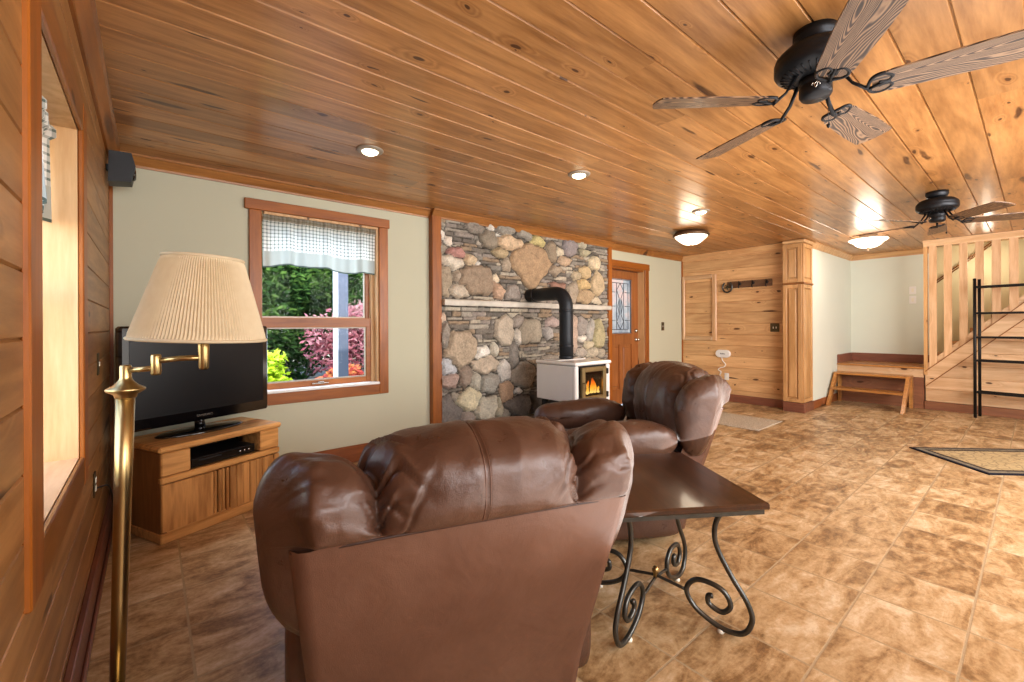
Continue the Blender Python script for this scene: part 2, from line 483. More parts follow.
def check_mat():
    t = NT('checked_valance_cloth'); uv = t.n('TexCoord').outputs['UV']
    # uv in metres along cloth
    sp = t.n('SeparateXYZ'); t.l(uv, sp.inputs[0])
    def st(v, per, w):
        f = t.math('FRACT', t.math('DIVIDE', v, per)); return t.math('LESS_THAN', f, w)
    a = st(sp.outputs[0], .030, .32); b = st(sp.outputs[1], .030, .32)
    k = t.math('MULTIPLY', t.math('ADD', a, b), .5)
    chk = t.mix(k, lin('#eef0ec'), lin('#75827c'))
    band = t.math('LESS_THAN', sp.outputs[1], .13)
    top = t.math('GREATER_THAN', sp.outputs[1], .375)
    col = t.mix(band, chk, lin('#b3b8b2'))
    col = t.mix(t.math('MULTIPLY', top, .75), col, lin('#8d7f62'))
    hem = t.math('LESS_THAN', sp.outputs[1], .012)
    col = t.mix(hem, col, lin('#5f6a62'))
    d = t.n('BsdfDiffuse'); t.l(col, d.inputs[0]); tr = t.n('BsdfTranslucent'); t.l(col, tr.inputs[0])
    mx = t.n('MixShader'); mx.inputs[0].default_value = .45
    t.l(d.outputs[0], mx.inputs[1]); t.l(tr.outputs[0], mx.inputs[2]); t.l(mx.outputs[0], t.out.inputs[0])
    return t.m
M['check'] = check_mat()

def screen_mat():
    t = NT('tv_screen'); return t.bsdf(lin('#0c0c0f'), .28, 0, None, 0, spec=.4)
M['screen'] = screen_mat()
M['gloss'] = plain('gloss_black_bezel', '#08080a', .08, coat=.6, var=.02)

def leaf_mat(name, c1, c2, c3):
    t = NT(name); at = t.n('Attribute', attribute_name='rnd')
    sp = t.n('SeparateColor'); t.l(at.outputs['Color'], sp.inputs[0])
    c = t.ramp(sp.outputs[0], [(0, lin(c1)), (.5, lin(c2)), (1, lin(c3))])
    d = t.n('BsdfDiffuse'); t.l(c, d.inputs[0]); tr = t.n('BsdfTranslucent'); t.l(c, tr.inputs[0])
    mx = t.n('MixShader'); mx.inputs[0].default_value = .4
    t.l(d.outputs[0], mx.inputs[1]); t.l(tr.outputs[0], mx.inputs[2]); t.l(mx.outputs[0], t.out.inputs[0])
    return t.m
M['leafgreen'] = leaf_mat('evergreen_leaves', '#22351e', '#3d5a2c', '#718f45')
M['leaflime'] = leaf_mat('lime_leaves', '#7d9a1e', '#b4cc2e', '#d9e860')
M['leafpink'] = leaf_mat('maple_leaves', '#85464c', '#b07076', '#cfa09c')
M['leafred'] = leaf_mat('azalea_leaves', '#a84448', '#c8645a', '#d6985e')

def rug_mat():
    t = NT('oriental_rug'); o = t.obj()
    sp = t.n('SeparateXYZ'); t.l(o, sp.inputs[0])
    ax = t.math('DIVIDE', t.math('ABSOLUTE', sp.outputs[0]), .40); ay = t.math('DIVIDE', t.math('ABSOLUTE', sp.outputs[1]), .95)
    ex = t.math('MULTIPLY', t.math('SUBTRACT', 1.0, ax), .40); ey = t.math('MULTIPLY', t.math('SUBTRACT', 1.0, ay), .95)
    e = t.math('MINIMUM', ex, ey)
    n = t.noise(o, 90, 2)
    c = t.ramp(t.math('MULTIPLY', e, 2.5), [(0, lin('#262a38')), (.06, lin('#262a38')), (.075, lin('#8d8574')), (.19, lin('#77705f')), (.2, lin('#33323a')), (.26, lin('#a8926c')), (.30, lin('#c9b48a'))])
    nd = c.node; nd.color_ramp.interpolation = 'CONSTANT'
    w = t.n('TexVoronoi', feature='DISTANCE_TO_EDGE'); t.l(o, w.inputs['Vector']); w.inputs['Scale'].default_value = 16
    motif = t.math('MULTIPLY', t.mapr(w.outputs['Distance'], .05, .08, 1, 0), t.mapr(e, .04, .05))
    c = t.mix(t.math('MULTIPLY', motif, .4), c, lin('#4a443c'))
    c = t.mix(t.math('MULTIPLY', n, .35), c, lin('#3a342c'))
    return t.bsdf(c, .95, 0, t.bump(n, .5, .01), spec=.1)
M['rug'] = rug_mat()
def mat_mat():
    t = NT('grey_doormat_weave'); o = t.obj(); n = t.noise(o, 70, 3, .7)
    c = t.mix(t.mapr(n, .35, .65), lin('#a29684'), lin('#d6ccba'))
    return t.bsdf(c, .95, 0, t.bump(n, .6, .01), spec=.1)
M['mat'] = mat_mat()

# ------------------------------------------------------------------ room dims
XL = -.215; YW = 4.05; ZC = 2.46; XP = 7.29; YR = 2.13; XF = 9.6; XS = 8.77; YB = -3.2; XE = 10.6

# floor
f = MB(); f.box(XL-.3, XE, YB-.2, YW+.25, -.1, 0)
struct(f.build('floor', M['tile']))
# ceiling boards along X
cb = MB(); Y = .21 - .1815*19
rs = random.Random(3)
while Y < YW+.15:
    x = XL-.25; 
    while x < XE:
        ln = rs.uniform(1.8, 4.2); x1 = min(XE, x+ln)
        cb.col = (rs.random(), rs.random(), rs.random())
        g = .006
        prof = [(Y+.0016, ZC+.014), (Y+.0016, ZC+.006), (Y+g, ZC), (Y+.1815-g, ZC), (Y+.1815-.0016, ZC+.006), (Y+.1815-.0016, ZC+.014)]
        xa, xb = x+.0006, x1-.0006
        vs = [(xa, a, b) for a, b in prof]+[(xb, a, b) for a, b in prof]
        cb.add(vs, [(i, i+1, i+7, i+6) for i in range(5)])
        x = x1
    Y += .1815
cb.col = (.5, .5, .5)
cb.box(XL-.25, XE, YB-.2, YW+.2, ZC+.012, ZC+.1)
struct(cb.build('ceiling', M['ceil']))

def plank_wall(mb, axis, plane, out, a0, a1, z0, z1, phase, pitch, rs, holes=(), depth=.018):
    """horizontal v-groove boards; axis 'Y' = wall runs along Y at X=plane, out=+1/-1 facing dir"""
    k = math.floor((z0-phase)/pitch); z = phase+k*pitch
    while z < z1:
        b0, b1 = max(z, z0), min(z+pitch, z1)
        if b1-b0 > .012:
            spans = [(a0, a1)]
            for (h0, h1, hz0, hz1) in holes:
                if b1 > hz0+.001 and b0 < hz1-.001:
                    # clip board vertically if partly overlapped
                    ns = []
                    for (s0, s1) in spans:
                        if h1 <= s0 or h0 >= s1: ns.append((s0, s1)); continue
                        if s0 < h0: ns.append((s0, h0))
                        if h1 < s1: ns.append((h1, s1))
                    spans = ns
            for (s0, s1) in spans:
                x = s0
                while x < s1-.01:
                    x1 = min(s1, x+rs.uniform(1.6, 3.4))
                    if s1-x1 < .4: x1 = s1
                    mb.col = (rs.random(), rs.random(), rs.random())
                    g = .005
                    pr = [(b0, -.008), (b0+g, 0), (b1-g, 0), (b1, -.008)]
                    vs = []
                    for a in (x, x1):
                        for zz, d in pr:
                            vs.append((plane+out*d, a, zz) if axis == 'Y' else (a, plane+out*d, zz))
                    mb.add(vs, [(i, i+1, i+5, i+4) for i in range(3)])
                    x = x1
        z += pitch

rs = random.Random(11)
# ---------------- left wall (pine) with window opening
LW0, LW1, LZ0, LZ1 = 1.56, 2.43, .735, 2.035
w = MB(); w.col = (.4, .4, .4)
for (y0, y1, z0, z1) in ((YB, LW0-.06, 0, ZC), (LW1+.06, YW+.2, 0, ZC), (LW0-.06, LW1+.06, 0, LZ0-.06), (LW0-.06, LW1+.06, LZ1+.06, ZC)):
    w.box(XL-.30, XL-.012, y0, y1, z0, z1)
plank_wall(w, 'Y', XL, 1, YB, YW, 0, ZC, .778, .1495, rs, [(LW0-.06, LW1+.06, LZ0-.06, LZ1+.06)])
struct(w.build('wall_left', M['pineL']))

# window 2: deep reveal in the left wall
w2 = empty('window_2')
cs = MB()
cs.rnd().box(XL-.005, XL+.012, LW0-.14, LW0, LZ0-.115, LZ1+.115, .004)
cs.rnd().box(XL-.005, XL+.012, LW1, LW1+.125, LZ0-.115, LZ1+.115, .004)
cs.build('window_casing', M['trimZ'], w2)
cs = MB()
cs.rnd().box(XL-.005, XL+.011, LW0+.001, LW1-.001, LZ1, LZ1+.115, .004)
cs.rnd().box(XL-.005, XL+.011, LW0+.001, LW1-.001, LZ0-.115, LZ0, .004)
cs.build('window_apron', M['trimY'], w2)
rv = MB()
rv.rnd().box(XL-.28, XL-.006, LW1, LW1+.058, LZ0-.03, LZ1+.03)
rv.rnd().box(XL-.28, XL-.006, LW0-.058, LW0, LZ0-.03, LZ1+.03)
rv.rnd().box(XL-.28, XL-.006, LW0, LW1, LZ1, LZ1+.058)
rv.build('window_jamb', M['revealZ'], w2)
rv = MB(); rv.rnd().box(XL-.28, XL-.006, LW0, LW1, LZ0-.058, LZ0)
rv.build('window_sill', M['pinePaleY'], w2)
sa = MB()
for (y0, y1, z0, z1) in ((LW0, LW0+.05, LZ0, LZ1), (LW1-.05, LW1, LZ0, LZ1), (LW0+.05, LW1-.05, LZ0, LZ0+.06), (LW0+.05, LW1-.05, LZ1-.05, LZ1), (LW0+.05, LW1-.05, 1.36, 1.42)):
    sa.rnd().box(XL-.28, XL-.24, y0, y1, z0, z1, .003)
sa.build('window_sash', M['pineZ'], w2)
MB().box(XL-.262, XL-.258, LW0+.05, LW1-.05, LZ0+.06, LZ1-.05).build('window_pane', M['glass'], w2)

# ---------------- rear wall with window and door openings
WX0, WX1, WZ0, WZ1 = .70, 1.69, .70, 2.20
DX0, DX1, DZ1 = 5.20, 6.13, 2.13
w = MB()
for (x0, x1, z0, z1) in ((XL-.3, WX0-.03, 0, ZC), (WX0-.03, WX1, 0, WZ0), (WX0-.03, WX1, WZ1, ZC), (WX1, DX0, 0, ZC), (DX0, DX1, DZ1, ZC), (DX1, XP+.2, 0, ZC)):
    w.box(x0, x1, YW, YW+.2, z0, z1)
struct(w.build('wall_rear', M['sage']))

w1 = empty('window_1')
c_ = MB()
c_.rnd().box(WX0-.09, WX0, YW-.022, YW, WZ0-.095, WZ1, .004)
c_.rnd().box(WX1, WX1+.09, YW-.022, YW, WZ0-.095, WZ1, .004)
c_.build('window_casing', M['trimZ'], w1)
c_ = MB()
c_.rnd().box(WX0-.12, WX1+.105, YW-.028, YW, WZ1, WZ1+.085, .004)
c_.rnd().box(WX0+.0005, WX1-.0005, YW-.022, YW, WZ0-.095, WZ0, .004)
c_.build('window_head', M['trimX'], w1)
j = MB()
j.rnd().box(WX0-.0, WX0+.004, YW+.002, YW+.06, WZ0, WZ1); j.rnd().box(WX1-.02, WX1, YW, YW+.2, WZ0, WZ1)
j.rnd().box(WX0+.02, WX1-.02, YW, YW+.2, WZ1-.02, WZ1)
j.rnd().box(WX1-.05, WX1-.02, YW+.06, YW+.1, WZ0+.02, WZ1-.02)
j.build('window_jamb', M['revealZ'], w1)
MB().rnd().box(WX0+.0, WX1, YW-.03, YW+.2, WZ0-.0, WZ0+.022, .003).build('window_sill', M['whiteplastic'], w1)
sa = MB()
a0, a1 = WX0-.028, WX1-.05
for (x0, x1, z0, z1, yy) in ((a0, a0+.045, WZ0+.022, 1.33, .07), (a1-.045, a1, WZ0+.022, 1.33, .07), (a0+.045, a1-.045, WZ0+.022, WZ0+.072, .07), (a0, a1, 1.245, 1.33, .065),
                           (a0, a0+.04, 1.33, WZ1-.02, .1), (a1-.04, a1, 1.33, WZ1-.02, .1), (a0+.04, a1-.04, WZ1-.06, WZ1-.02, .1)):
    sa.rnd().box(x0, x1, YW+yy, YW+yy+.035, z0, z1, .003)
sa.build('window_sash', M['trimX'], w1)
gg = MB()
for (x0, x1, z0, z1, yy) in ((a0+.045, a1-.045, WZ0+.072, 1.245, .08), (a0+.04, a1-.04, 1.33, WZ1-.06, .11)):
    for q in ((x0, x0+.012, z0, z1), (x1-.012, x1, z0, z1), (x0+.012, x1-.012, z0, z0+.012), (x0+.012, x1-.012, z1-.012, z1)):
        gg.box(q[0], q[1], YW+yy, YW+yy+.02, q[2], q[3])
gg.build('glazing_bead', M['grey'], w1)
MB().box(a0+.046, a1-.046, YW+.088, YW+.092, WZ0+.073, 1.244).build('window_pane', M['glass'], w1)
MB().box(a0+.041, a1-.041, YW+.118, YW+.122, 1.331, WZ1-.061).build('window_pane', M['glass'], w1)
lt = MB(); lt.box(1.10, 1.24, YW+.045, YW+.07, WZ0+.04, WZ0+.052, .004); lt.box(1.15, 1.2, YW+.04, YW+.06, WZ0+.052, WZ0+.064, .003)
lt.build('window_latch', M['chrome'], w1)

# valances
def valance(name, label, L, Hh, loc, rz, seed, amp=.03):
    rs = random.Random(seed); nu, nv = 140, 26
    ph = [rs.uniform(0, 6) for _ in range(6)]
    verts = []; uvs = []
    for i in range(nu):
        u = i/(nu-1)*L
        fold = .5*math.sin(u*38+ph[0])+.35*math.sin(u*61+ph[1])+.4*math.sin(u*17+ph[2])
        hem = .016*math.sin(u*7+ph[3])+.010*math.sin(u*19+ph[4])
        for k in range(nv):
            v = k/(nv-1)
            z = v*Hh + hem*(1-v)
            a = amp*(.35+.65*(1-v)) if v < .86 else amp*.5
            y = fold*a + (.006*math.sin(u*150+ph[5]) if v > .84 else 0) - (.012 if .86 < v < .97 else 0)
            verts.append((u, y, z)); uvs.append((u, v*Hh))
    mb = MB(); b = mb.grid(lambda i, k: verts[i*nv+k], nu, nv)
    o = mb.build(name, M['check'])
    me = o.data; ul = me.uv_layers.new(name='UVMap')
    for lp in me.loops: ul.data[lp.index].uv = uvs[lp.vertex_index]
    o.location = loc; o.rotation_euler = (0, 0, rz)
    return tag(o, label, 'curtain', 'checked window valances')
valance('window_valance', 'checked grey valance with plain lower band across the rear window', WX1-WX0-.03, .425, (WX0+.006, YW+.012, WZ1-.425-.02), 0, 5)
valance('window_valance', 'sliver of checked valance inside the deep left wall window', LW1-LW0-.02, .355, (XL-.085, LW0+.01, LZ1-.36), R(90), 9)

# garden outside
def strand(mb, p, q, r0, r1, k=5, wob=.06, rs=random):
    P = [Vector(p).lerp(Vector(q), i/k)+Vector((rs.uniform(-wob, wob), rs.uniform(-wob, wob), rs.uniform(-wob, wob)*.5))*(0 if i in (0,) else 1) for i in range(k+1)]
    mb.tube(P, lambda t: r0+(r1-r0)*t, 6); return P
def shrub(name, label, cat, c, rad, n, leaf, mat, seed, trunk=True, group=None, clumps=9):
    rs = random.Random(seed)
    root = thing(name, label, cat, (c[0], c[1], -.4), 0, group)
    mb = MB(); cl = []
    for _ in range(clumps):
        a, b = rs.uniform(0, 2*PI), rs.uniform(-.7, 1)
        cl.append((math.cos(a)*rad[0]*.6*math.sqrt(1-min(.95, b*b)), math.sin(a)*rad[1]*.6*math.sqrt(1-min(.95, b*b)), c[2]+.4+b*rad[2]*.62, rs.uniform(.3, .55)))
    for _ in range(n):
        q = rs.choice(cl); d = Vector((rs.gauss(0, 1), rs.gauss(0, 1), rs.gauss(0, 1))).normalized()
        rr = rs.uniform(.5, 1.0)*q[3]
        P = Vector((q[0]+d.x*rad[0]*rr, q[1]+d.y*rad[1]*rr, max(.05, q[2]+d.z*rad[2]*rr)))
        ax = Vector((rs.gauss(0, 1), rs.gauss(0, 1), rs.gauss(0, .6))).normalized(); o2 = ax.orthogonal().normalized()
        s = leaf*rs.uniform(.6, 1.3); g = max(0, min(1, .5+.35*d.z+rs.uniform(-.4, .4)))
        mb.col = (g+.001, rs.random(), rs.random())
        mb.add([P-ax*s, P+o2*s*.45, P+ax*s, P-o2*s*.45], [(0, 1, 2, 3)])
    mb.build('foliage', mat, root)
    if trunk:
        tb = MB()
        for q in cl[:6]:
            strand(tb, (rs.uniform(-.05, .05), rs.uniform(-.05, .05), 0), (q[0], q[1], q[2]), .035, .008, 6, .05, rs)
        tb.build('trunk', M['bark'], root)
    return root
pt = MB(); pt.box(-3, 9, YW+.25, 6.0, -.4, -.12); tag(struct(pt.build('ground', plain('added_bounce_slab', '#d2ccc0', .8))), 'added unseen pale porch slab outside the rear window, reflects sun to the ceiling', 'porch')  # unseen slab added so its sunlit top brightens the ceiling sheen
gd = MB(); gd.box(-8, 16, YW+.25, 22, -.5, -.4); tag(struct(gd.build('ground', M['soil'])), 'garden soil outside the rear window', 'ground')
gd = MB(); gd.box(-14, XL-.5, -5, YW+.25, -.5, -.4); tag(struct(gd.build('ground', M['soil'])), 'garden soil outside the left wall window', 'ground')
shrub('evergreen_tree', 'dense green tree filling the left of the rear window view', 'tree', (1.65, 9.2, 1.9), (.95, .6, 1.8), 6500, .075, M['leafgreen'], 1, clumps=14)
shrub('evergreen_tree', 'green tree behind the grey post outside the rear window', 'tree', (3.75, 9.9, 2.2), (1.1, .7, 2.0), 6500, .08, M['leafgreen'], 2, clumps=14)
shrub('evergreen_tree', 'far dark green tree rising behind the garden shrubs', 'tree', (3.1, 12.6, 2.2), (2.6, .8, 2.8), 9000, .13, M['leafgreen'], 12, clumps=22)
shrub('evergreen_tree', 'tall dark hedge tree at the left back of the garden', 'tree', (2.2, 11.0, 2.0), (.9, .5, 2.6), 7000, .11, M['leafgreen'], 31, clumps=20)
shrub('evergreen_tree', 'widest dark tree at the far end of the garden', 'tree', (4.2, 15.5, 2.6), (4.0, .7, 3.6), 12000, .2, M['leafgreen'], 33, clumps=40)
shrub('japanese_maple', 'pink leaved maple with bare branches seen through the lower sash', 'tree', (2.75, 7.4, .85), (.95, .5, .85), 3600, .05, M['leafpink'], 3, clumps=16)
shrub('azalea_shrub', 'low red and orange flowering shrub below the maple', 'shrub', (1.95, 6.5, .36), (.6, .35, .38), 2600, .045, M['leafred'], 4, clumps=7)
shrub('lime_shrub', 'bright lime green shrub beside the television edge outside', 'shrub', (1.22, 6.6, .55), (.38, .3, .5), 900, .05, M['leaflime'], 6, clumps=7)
ps = thing('porch_post', 'dark grey porch post with a white edge outside the rear window', 'post', (1.86, 5.6, 0))
MB().box(-.065, .06, -.05, .05, -.12, 3.2).build('post_core', M['postgrey'], ps)
MB().box(-.095, -.065, -.05, .05, -.12, 3.2).build('post_edge', M['postwhite'], ps)

# ---------------- stone chimney wall
STONES_A = [(260,92,55,35,0,'#857a6a'),(345,98,22,24,0,'#c9bfae'),(435,108,60,32,0,'#8a8272'),(345,168,48,52,0,'#857860'),(392,145,22,15,0,'#c8c0ae'),
(460,185,75,48,-10,'#c2a06e'),(405,240,50,25,10,'#a8905c'),(550,140,45,28,0,'#8f8878'),(620,180,42,42,0,'#b3a24a'),(585,320,122,130,0,'#a5814f'),
(700,240,32,60,-20,'#8d795a'),(740,235,28,28,0,'#c5b590'),(805,215,40,45,0,'#857a78'),(870,195,28,25,0,'#a39a7c'),(885,240,35,20,0,'#a59a70'),(775,288,38,28,0,'#b09068'),
(68,135,24,28,0,'#cfc6b5'),(105,165,28,32,0,'#cdbfa8'),(155,245,52,30,20,'#b5786a'),(130,300,60,38,25,'#c5b89e'),(235,285,38,35,0,'#c4a878'),(280,300,18,12,0,'#d0c8b8'),
(95,395,42,95,0,'#9d8a6a'),(275,400,95,88,0,'#91795a'),(170,455,62,52,0,'#b5a488'),(385,395,22,28,0,'#cdb890'),(395,455,38,55,0,'#b89068'),(475,470,50,50,0,'#8f8375'),
(440,305,32,42,0,'#a39072'),(940,305,35,40,0,'#c2ae80'),(890,355,35,35,0,'#b89a5c'),(880,425,35,38,0,'#bf9e50'),(890,495,45,42,0,'#a98a58'),(958,420,35,82,0,'#b49a68'),
(820,465,35,75,0,'#9d8a6e'),(735,430,50,25,0,'#9a6a50'),(838,375,30,32,0,'#a8946c'),(955,520,32,22,0,'#c0ae8a'),(715,345,38,30,0,'#9c8666'),(75,225,30,36,0,'#8f826c'),(165,370,32,42,0,'#9b8a70')]
STONES_B = [(75,50,30,28,0,'#c5a888'),(90,150,42,88,0,'#8d8272'),(180,235,95,105,0,'#a58e6c'),(115,308,58,68,-25,'#a9acb0'),(110,405,65,42,0,'#9d8070'),(210,375,35,65,0,'#8d7862'),
(305,238,44,36,0,'#cfc8b8'),(330,310,80,52,0,'#ab977a'),(430,120,52,88,0,'#a8977c'),(510,70,38,38,0,'#97897a'),(580,115,70,72,0,'#a3957a'),(503,148,22,40,0,'#c8bca8'),
(675,130,35,48,0,'#a29a92'),(700,70,38,35,0,'#a08a80'),(485,270,30,82,0,'#7d7468'),(430,350,40,72,0,'#b3ada2'),(535,370,66,74,0,'#8d8270'),(345,420,60,62,0,'#8f8a7c'),
(265,420,30,62,0,'#a09882'),(445,460,45,62,20,'#a37e56'),(505,465,26,20,0,'#cfcac0'),(225,510,70,68,0,'#b8ab80'),(330,570,76,76,0,'#a8a088'),(400,560,38,62,0,'#a09678'),
(115,570,78,88,0,'#6d655e'),(225,610,45,35,0,'#8a7a6c'),(520,545,90,62,-30,'#6a625a'),(440,585,28,38,0,'#8d8474'),(600,540,45,70,0,'#5c5650'),(150,500,30,30,0,'#948872'),
(370,225,27,42,0,'#b0a890'),(828,130,20,112,0,'#b0937a'),(870,95,32,55,0,'#8f857a'),(920,110,30,62,0,'#9a9488'),(962,140,32,82,0,'#a39660'),(875,165,25,22,0,'#c8bfae'),
(910,200,28,30,0,'#b8a880'),(870,240,35,26,0,'#a39684'),(930,245,35,30,0,'#a89a7c'),(980,240,25,35,0,'#9a8d74'),(700,320,70,60,0,'#958a78'),(700,430,60,60,0,'#8a8072'),(830,330,60,60,0,'#9a8c78'),(930,330,55,60,0,'#a29072'),(880,440,70,60,0,'#8d8474'),(760,470,60,60,0,'#7d756a'),(970,450,40,70,0,'#958a74')]
F_, YAW, ROLL, CY_ = 436.23, .69199, -.004738, 325.84
def unproj(px, py, Y):
    dx, dz = (px-512)/F_, -(py-CY_)/F_
    c, s = math.cos(ROLL), math.sin(ROLL)
    rx = c*dx - s*dz; uz = s*dx + c*dz
    X_ = math.cos(YAW)*rx + math.sin(YAW); Y_ = -math.sin(YAW)*rx + math.cos(YAW)
    t = Y/Y_
    return X_*t, 1.25+uz*t
SX0, SX1, SZ0, SZ1 = 2.335, 5.135, .17, ZC-.02
def desat(h, k=.62, g=1.5):
    c = lin(h); m_ = .3*c[0]+.55*c[1]+.15*c[2]
    return tuple((m_+(q-m_)*k)*g for q in c[:3])+(1,)
rs = random.Random(21)
KITE = 9
cells = []
for (L, ox, oy, s) in ((STONES_A, 430, 210, 180/1024), (STONES_B, 430, 310, 180/1023)):
    for (cx, cy, rx, ry, rot, col) in L:
        px, py = ox+cx*s, oy+cy*s
        x, z = unproj(px, py, 3.98)
        xr, _ = unproj(px+rx*s, py, 3.98); _, zt = unproj(px, py-ry*s, 3.98)
        cells.append((x, z, abs(xr-x)*1.06, abs(zt-z)*1.06, R(rot), desat(col), rs.uniform(.04, .07)))
stp = .0125
nx = int((SX1-SX0)/stp)+1; nz = int((SZ1-SZ0)/stp)+1
gx = np.linspace(SX0, SX1, nx); gz = np.linspace(SZ0, SZ1, nz)
GX, GZ = np.meshgrid(gx, gz, indexing='ij')
# wobble coordinates for irregular outlines
def vnoise(X_, Z_, sc, seed):
    out = np.zeros_like(X_)
    for i in range(X_.shape[0]):
        for k in range(X_.shape[1]):
            out[i, k] = noise.noise(Vector((X_[i, k]*sc, Z_[i, k]*sc, seed)))
    return out
wx = vnoise(GX, GZ, 9, 1.5)*.02 + vnoise(GX, GZ, 24, 7.5)*.008; wz = vnoise(GX, GZ, 9, 4.5)*.02 + vnoise(GX, GZ, 24, 9.5)*.008
best = np.full(GX.shape, 9.0); second = np.full(GX.shape, 9.0); idx = np.full(GX.shape, -1); szs = []
prs = random.Random(77)
for n_, (x, z, rx, rz, a, col, dp) in enumerate(cells):
    dx = GX+wx*1.2-x; dz = GZ+wz*1.2-z
    if n_ == KITE:
        poly = [(-.12, 1.0), (.35, .95), (1.0, .25), (.45, -.55), (.1, -1.0), (-.15, -.95), (-.95, .1), (-.75, .55)]
    else:
        k = prs.choice((5, 6, 6, 7, 8)); o_ = prs.uniform(0, 6.28); poly = []
        for q in range(k):
            th = -(o_+2*PI*(q+prs.uniform(-.28, .28))/k); c_, s_ = math.cos(th), math.sin(th)
            L = (abs(c_)**2.8+abs(s_)**2.8)**(-1/2.8)*prs.uniform(.95, 1.12); poly.append((c_*L, s_*L))
        if a: poly = [(p*math.cos(a)-q*math.sin(a), p*math.sin(a)+q*math.cos(a)) for p, q in poly]
    pts = [(p*rx, q*rz) for p, q in poly]
    dd = np.full(GX.shape, -9.0)
    for q in range(len(pts)):
        p0, p1 = pts[q], pts[(q+1) % len(pts)]
        ex, ez = p1[0]-p0[0], p1[1]-p0[1]; L = math.hypot(ex, ez)+1e-9
        nx_, nz_ = -ez/L, ex/L
        if nx_*(p0[0])+nz_*(p0[1]) < 0: nx_, nz_ = -nx_, -nz_
        dd = np.maximum(dd, (dx-p0[0])*nx_+(dz-p0[1])*nz_)
    sec = np.where(dd < best, best, np.minimum(second, dd)); second = sec
    idx = np.where(dd < best, n_, idx); best = np.minimum(best, dd)
H_ = np.zeros(GX.shape); COL = np.zeros(GX.shape+(3,))
mortar_shade = np.array(lin('#453e36')[:3])  # dark mortar, deepened further as painted shade between the stones
# ledge stones
lcol = [desat(c, .8, 1.3)[:3] for c in ('#8a8478','#a59c8c','#6f685e','#b5aa94','#9a8468','#7a7266','#958b80')]
rowz = [.1]; 
while rowz[-1] < SZ1+.1: rowz.append(rowz[-1]+rs.uniform(.032, .06))
rowseg = []
for r_ in rowz:
    xs = [SX0-.2]; 
    while xs[-1] < SX1+.3: xs.append(xs[-1]+rs.uniform(.1, .32))
    rowseg.append((xs, [(rs.choice(lcol), rs.uniform(.012, .034)) for _ in xs]))
import bisect
for i in range(nx):
    for k in range(nz):
        b = best[i, k]
        if b < .006:
            c = cells[idx[i, k]]
            e = min(-b, (second[i, k]-b)/2) if b < 0 else 0
            t = min(1, max(0, e)/.034)
            H_[i, k] = c[6]*(1-(1-t)**2)
            m = min(1, max(0, e/.006)); COL[i, k] = mortar_shade*(1-m)+np.array(c[5][:3])*m
        else:
            xx = gx[i]+wx[i, k]*.6; zz = gz[k]+wz[i, k]*.5
            r_ = max(0, bisect.bisect_right(rowz, zz)-1); xs, at = rowseg[r_]
            q = max(0, bisect.bisect_right(xs, xx)-1)
            z1_ = rowz[min(r_+1, len(rowz)-1)]; x1_ = xs[min(q+1, len(xs)-1)]
            e = min(zz-rowz[r_], z1_-zz, xx-xs[q], x1_-xx, b-.004)
            t = min(1, max(0, e)/.012)
            H_[i, k] = at[q][1]*(1-(1-t)**2)
            m = min(1, max(0, (e-.001)/.006)); COL[i, k] = mortar_shade*(1-m)+np.array(at[q][0])*m
H_ += vnoise(GX, GZ, 30, 3.3)*.005*(H_ > .01)
mb = MB()
for i in range(nx):
    for k in range(nz):
        mb.v.append((gx[i], 4.02-H_[i, k], gz[k])); mb.c.append(tuple(COL[i, k]))
mb.grid_f = [(i*nz+k, (i+1)*nz+k, (i+1)*nz+k+1, i*nz+k+1) for i in range(nx-1) for k in range(nz-1)]
mb.f += mb.grid_f; mb.sm += [True]*len(mb.grid_f)
struct(mb.build('wall_stone', M['stone']))
tr = MB(); tr.rnd().box(2.235, 2.345, YW-.075, YW, .155, ZC-.02, .004)
struct(tr.build('trim_1', M['trimZ']))
tr = MB(); tr.rnd().box(5.125, 5.20, YW-.075, YW, 0, ZC-.02, .004)
struct(tr.build('trim_2', M['trimZ']))

mt = MB()
def mfn(i, k):
    t = i/60; x = 2.352+t*(5.118-2.352)
    pr = [(4.0, 1.472), (3.935, 1.470), (3.925, 1.485), (3.925, 1.52), (3.935, 1.532), (4.0, 1.534)][k]
    nn = noise.noise(Vector((x*3, k*.7, 2)))*.012+noise.noise(Vector((x*11, k*1.7, 5)))*.005
    return (x, pr[0]+(nn if k in (1, 2, 3, 4) else 0), pr[1]+nn*.4)
mt.grid(mfn, 61, 6, wrapv=True, smooth=False)
mt.add([mfn(0, k) for k in range(6)], [tuple(range(6))]); mt.add([mfn(60, k) for k in range(6)], [tuple(range(6))])
tag(mt.build('mantel_shelf', M['mantel']), 'long pale slate mantel shelf across the stone chimney wall', 'mantel')
he = MB()
def hfn(i, k):
    x = 2.40+i/24*(4.55-2.40); y = 3.945-k/12*1.21
    e = 1 if (i in (0, 24) or k in (0, 12)) else 0
    return (x+.02*noise.noise(Vector((x*4, y*4, 1))), y+.02*noise.noise(Vector((x*4, y*4, 8))), .182+.007*noise.noise(Vector((x*5, y*5, 3)))-.02*e)
he.grid(hfn, 25, 13, smooth=False)
he.box(2.42, 4.53, 2.76, 3.94, 0, .165)
tag(he.build('hearth', M['flag']), 'raised dark flagstone hearth under the wood stove', 'hearth')

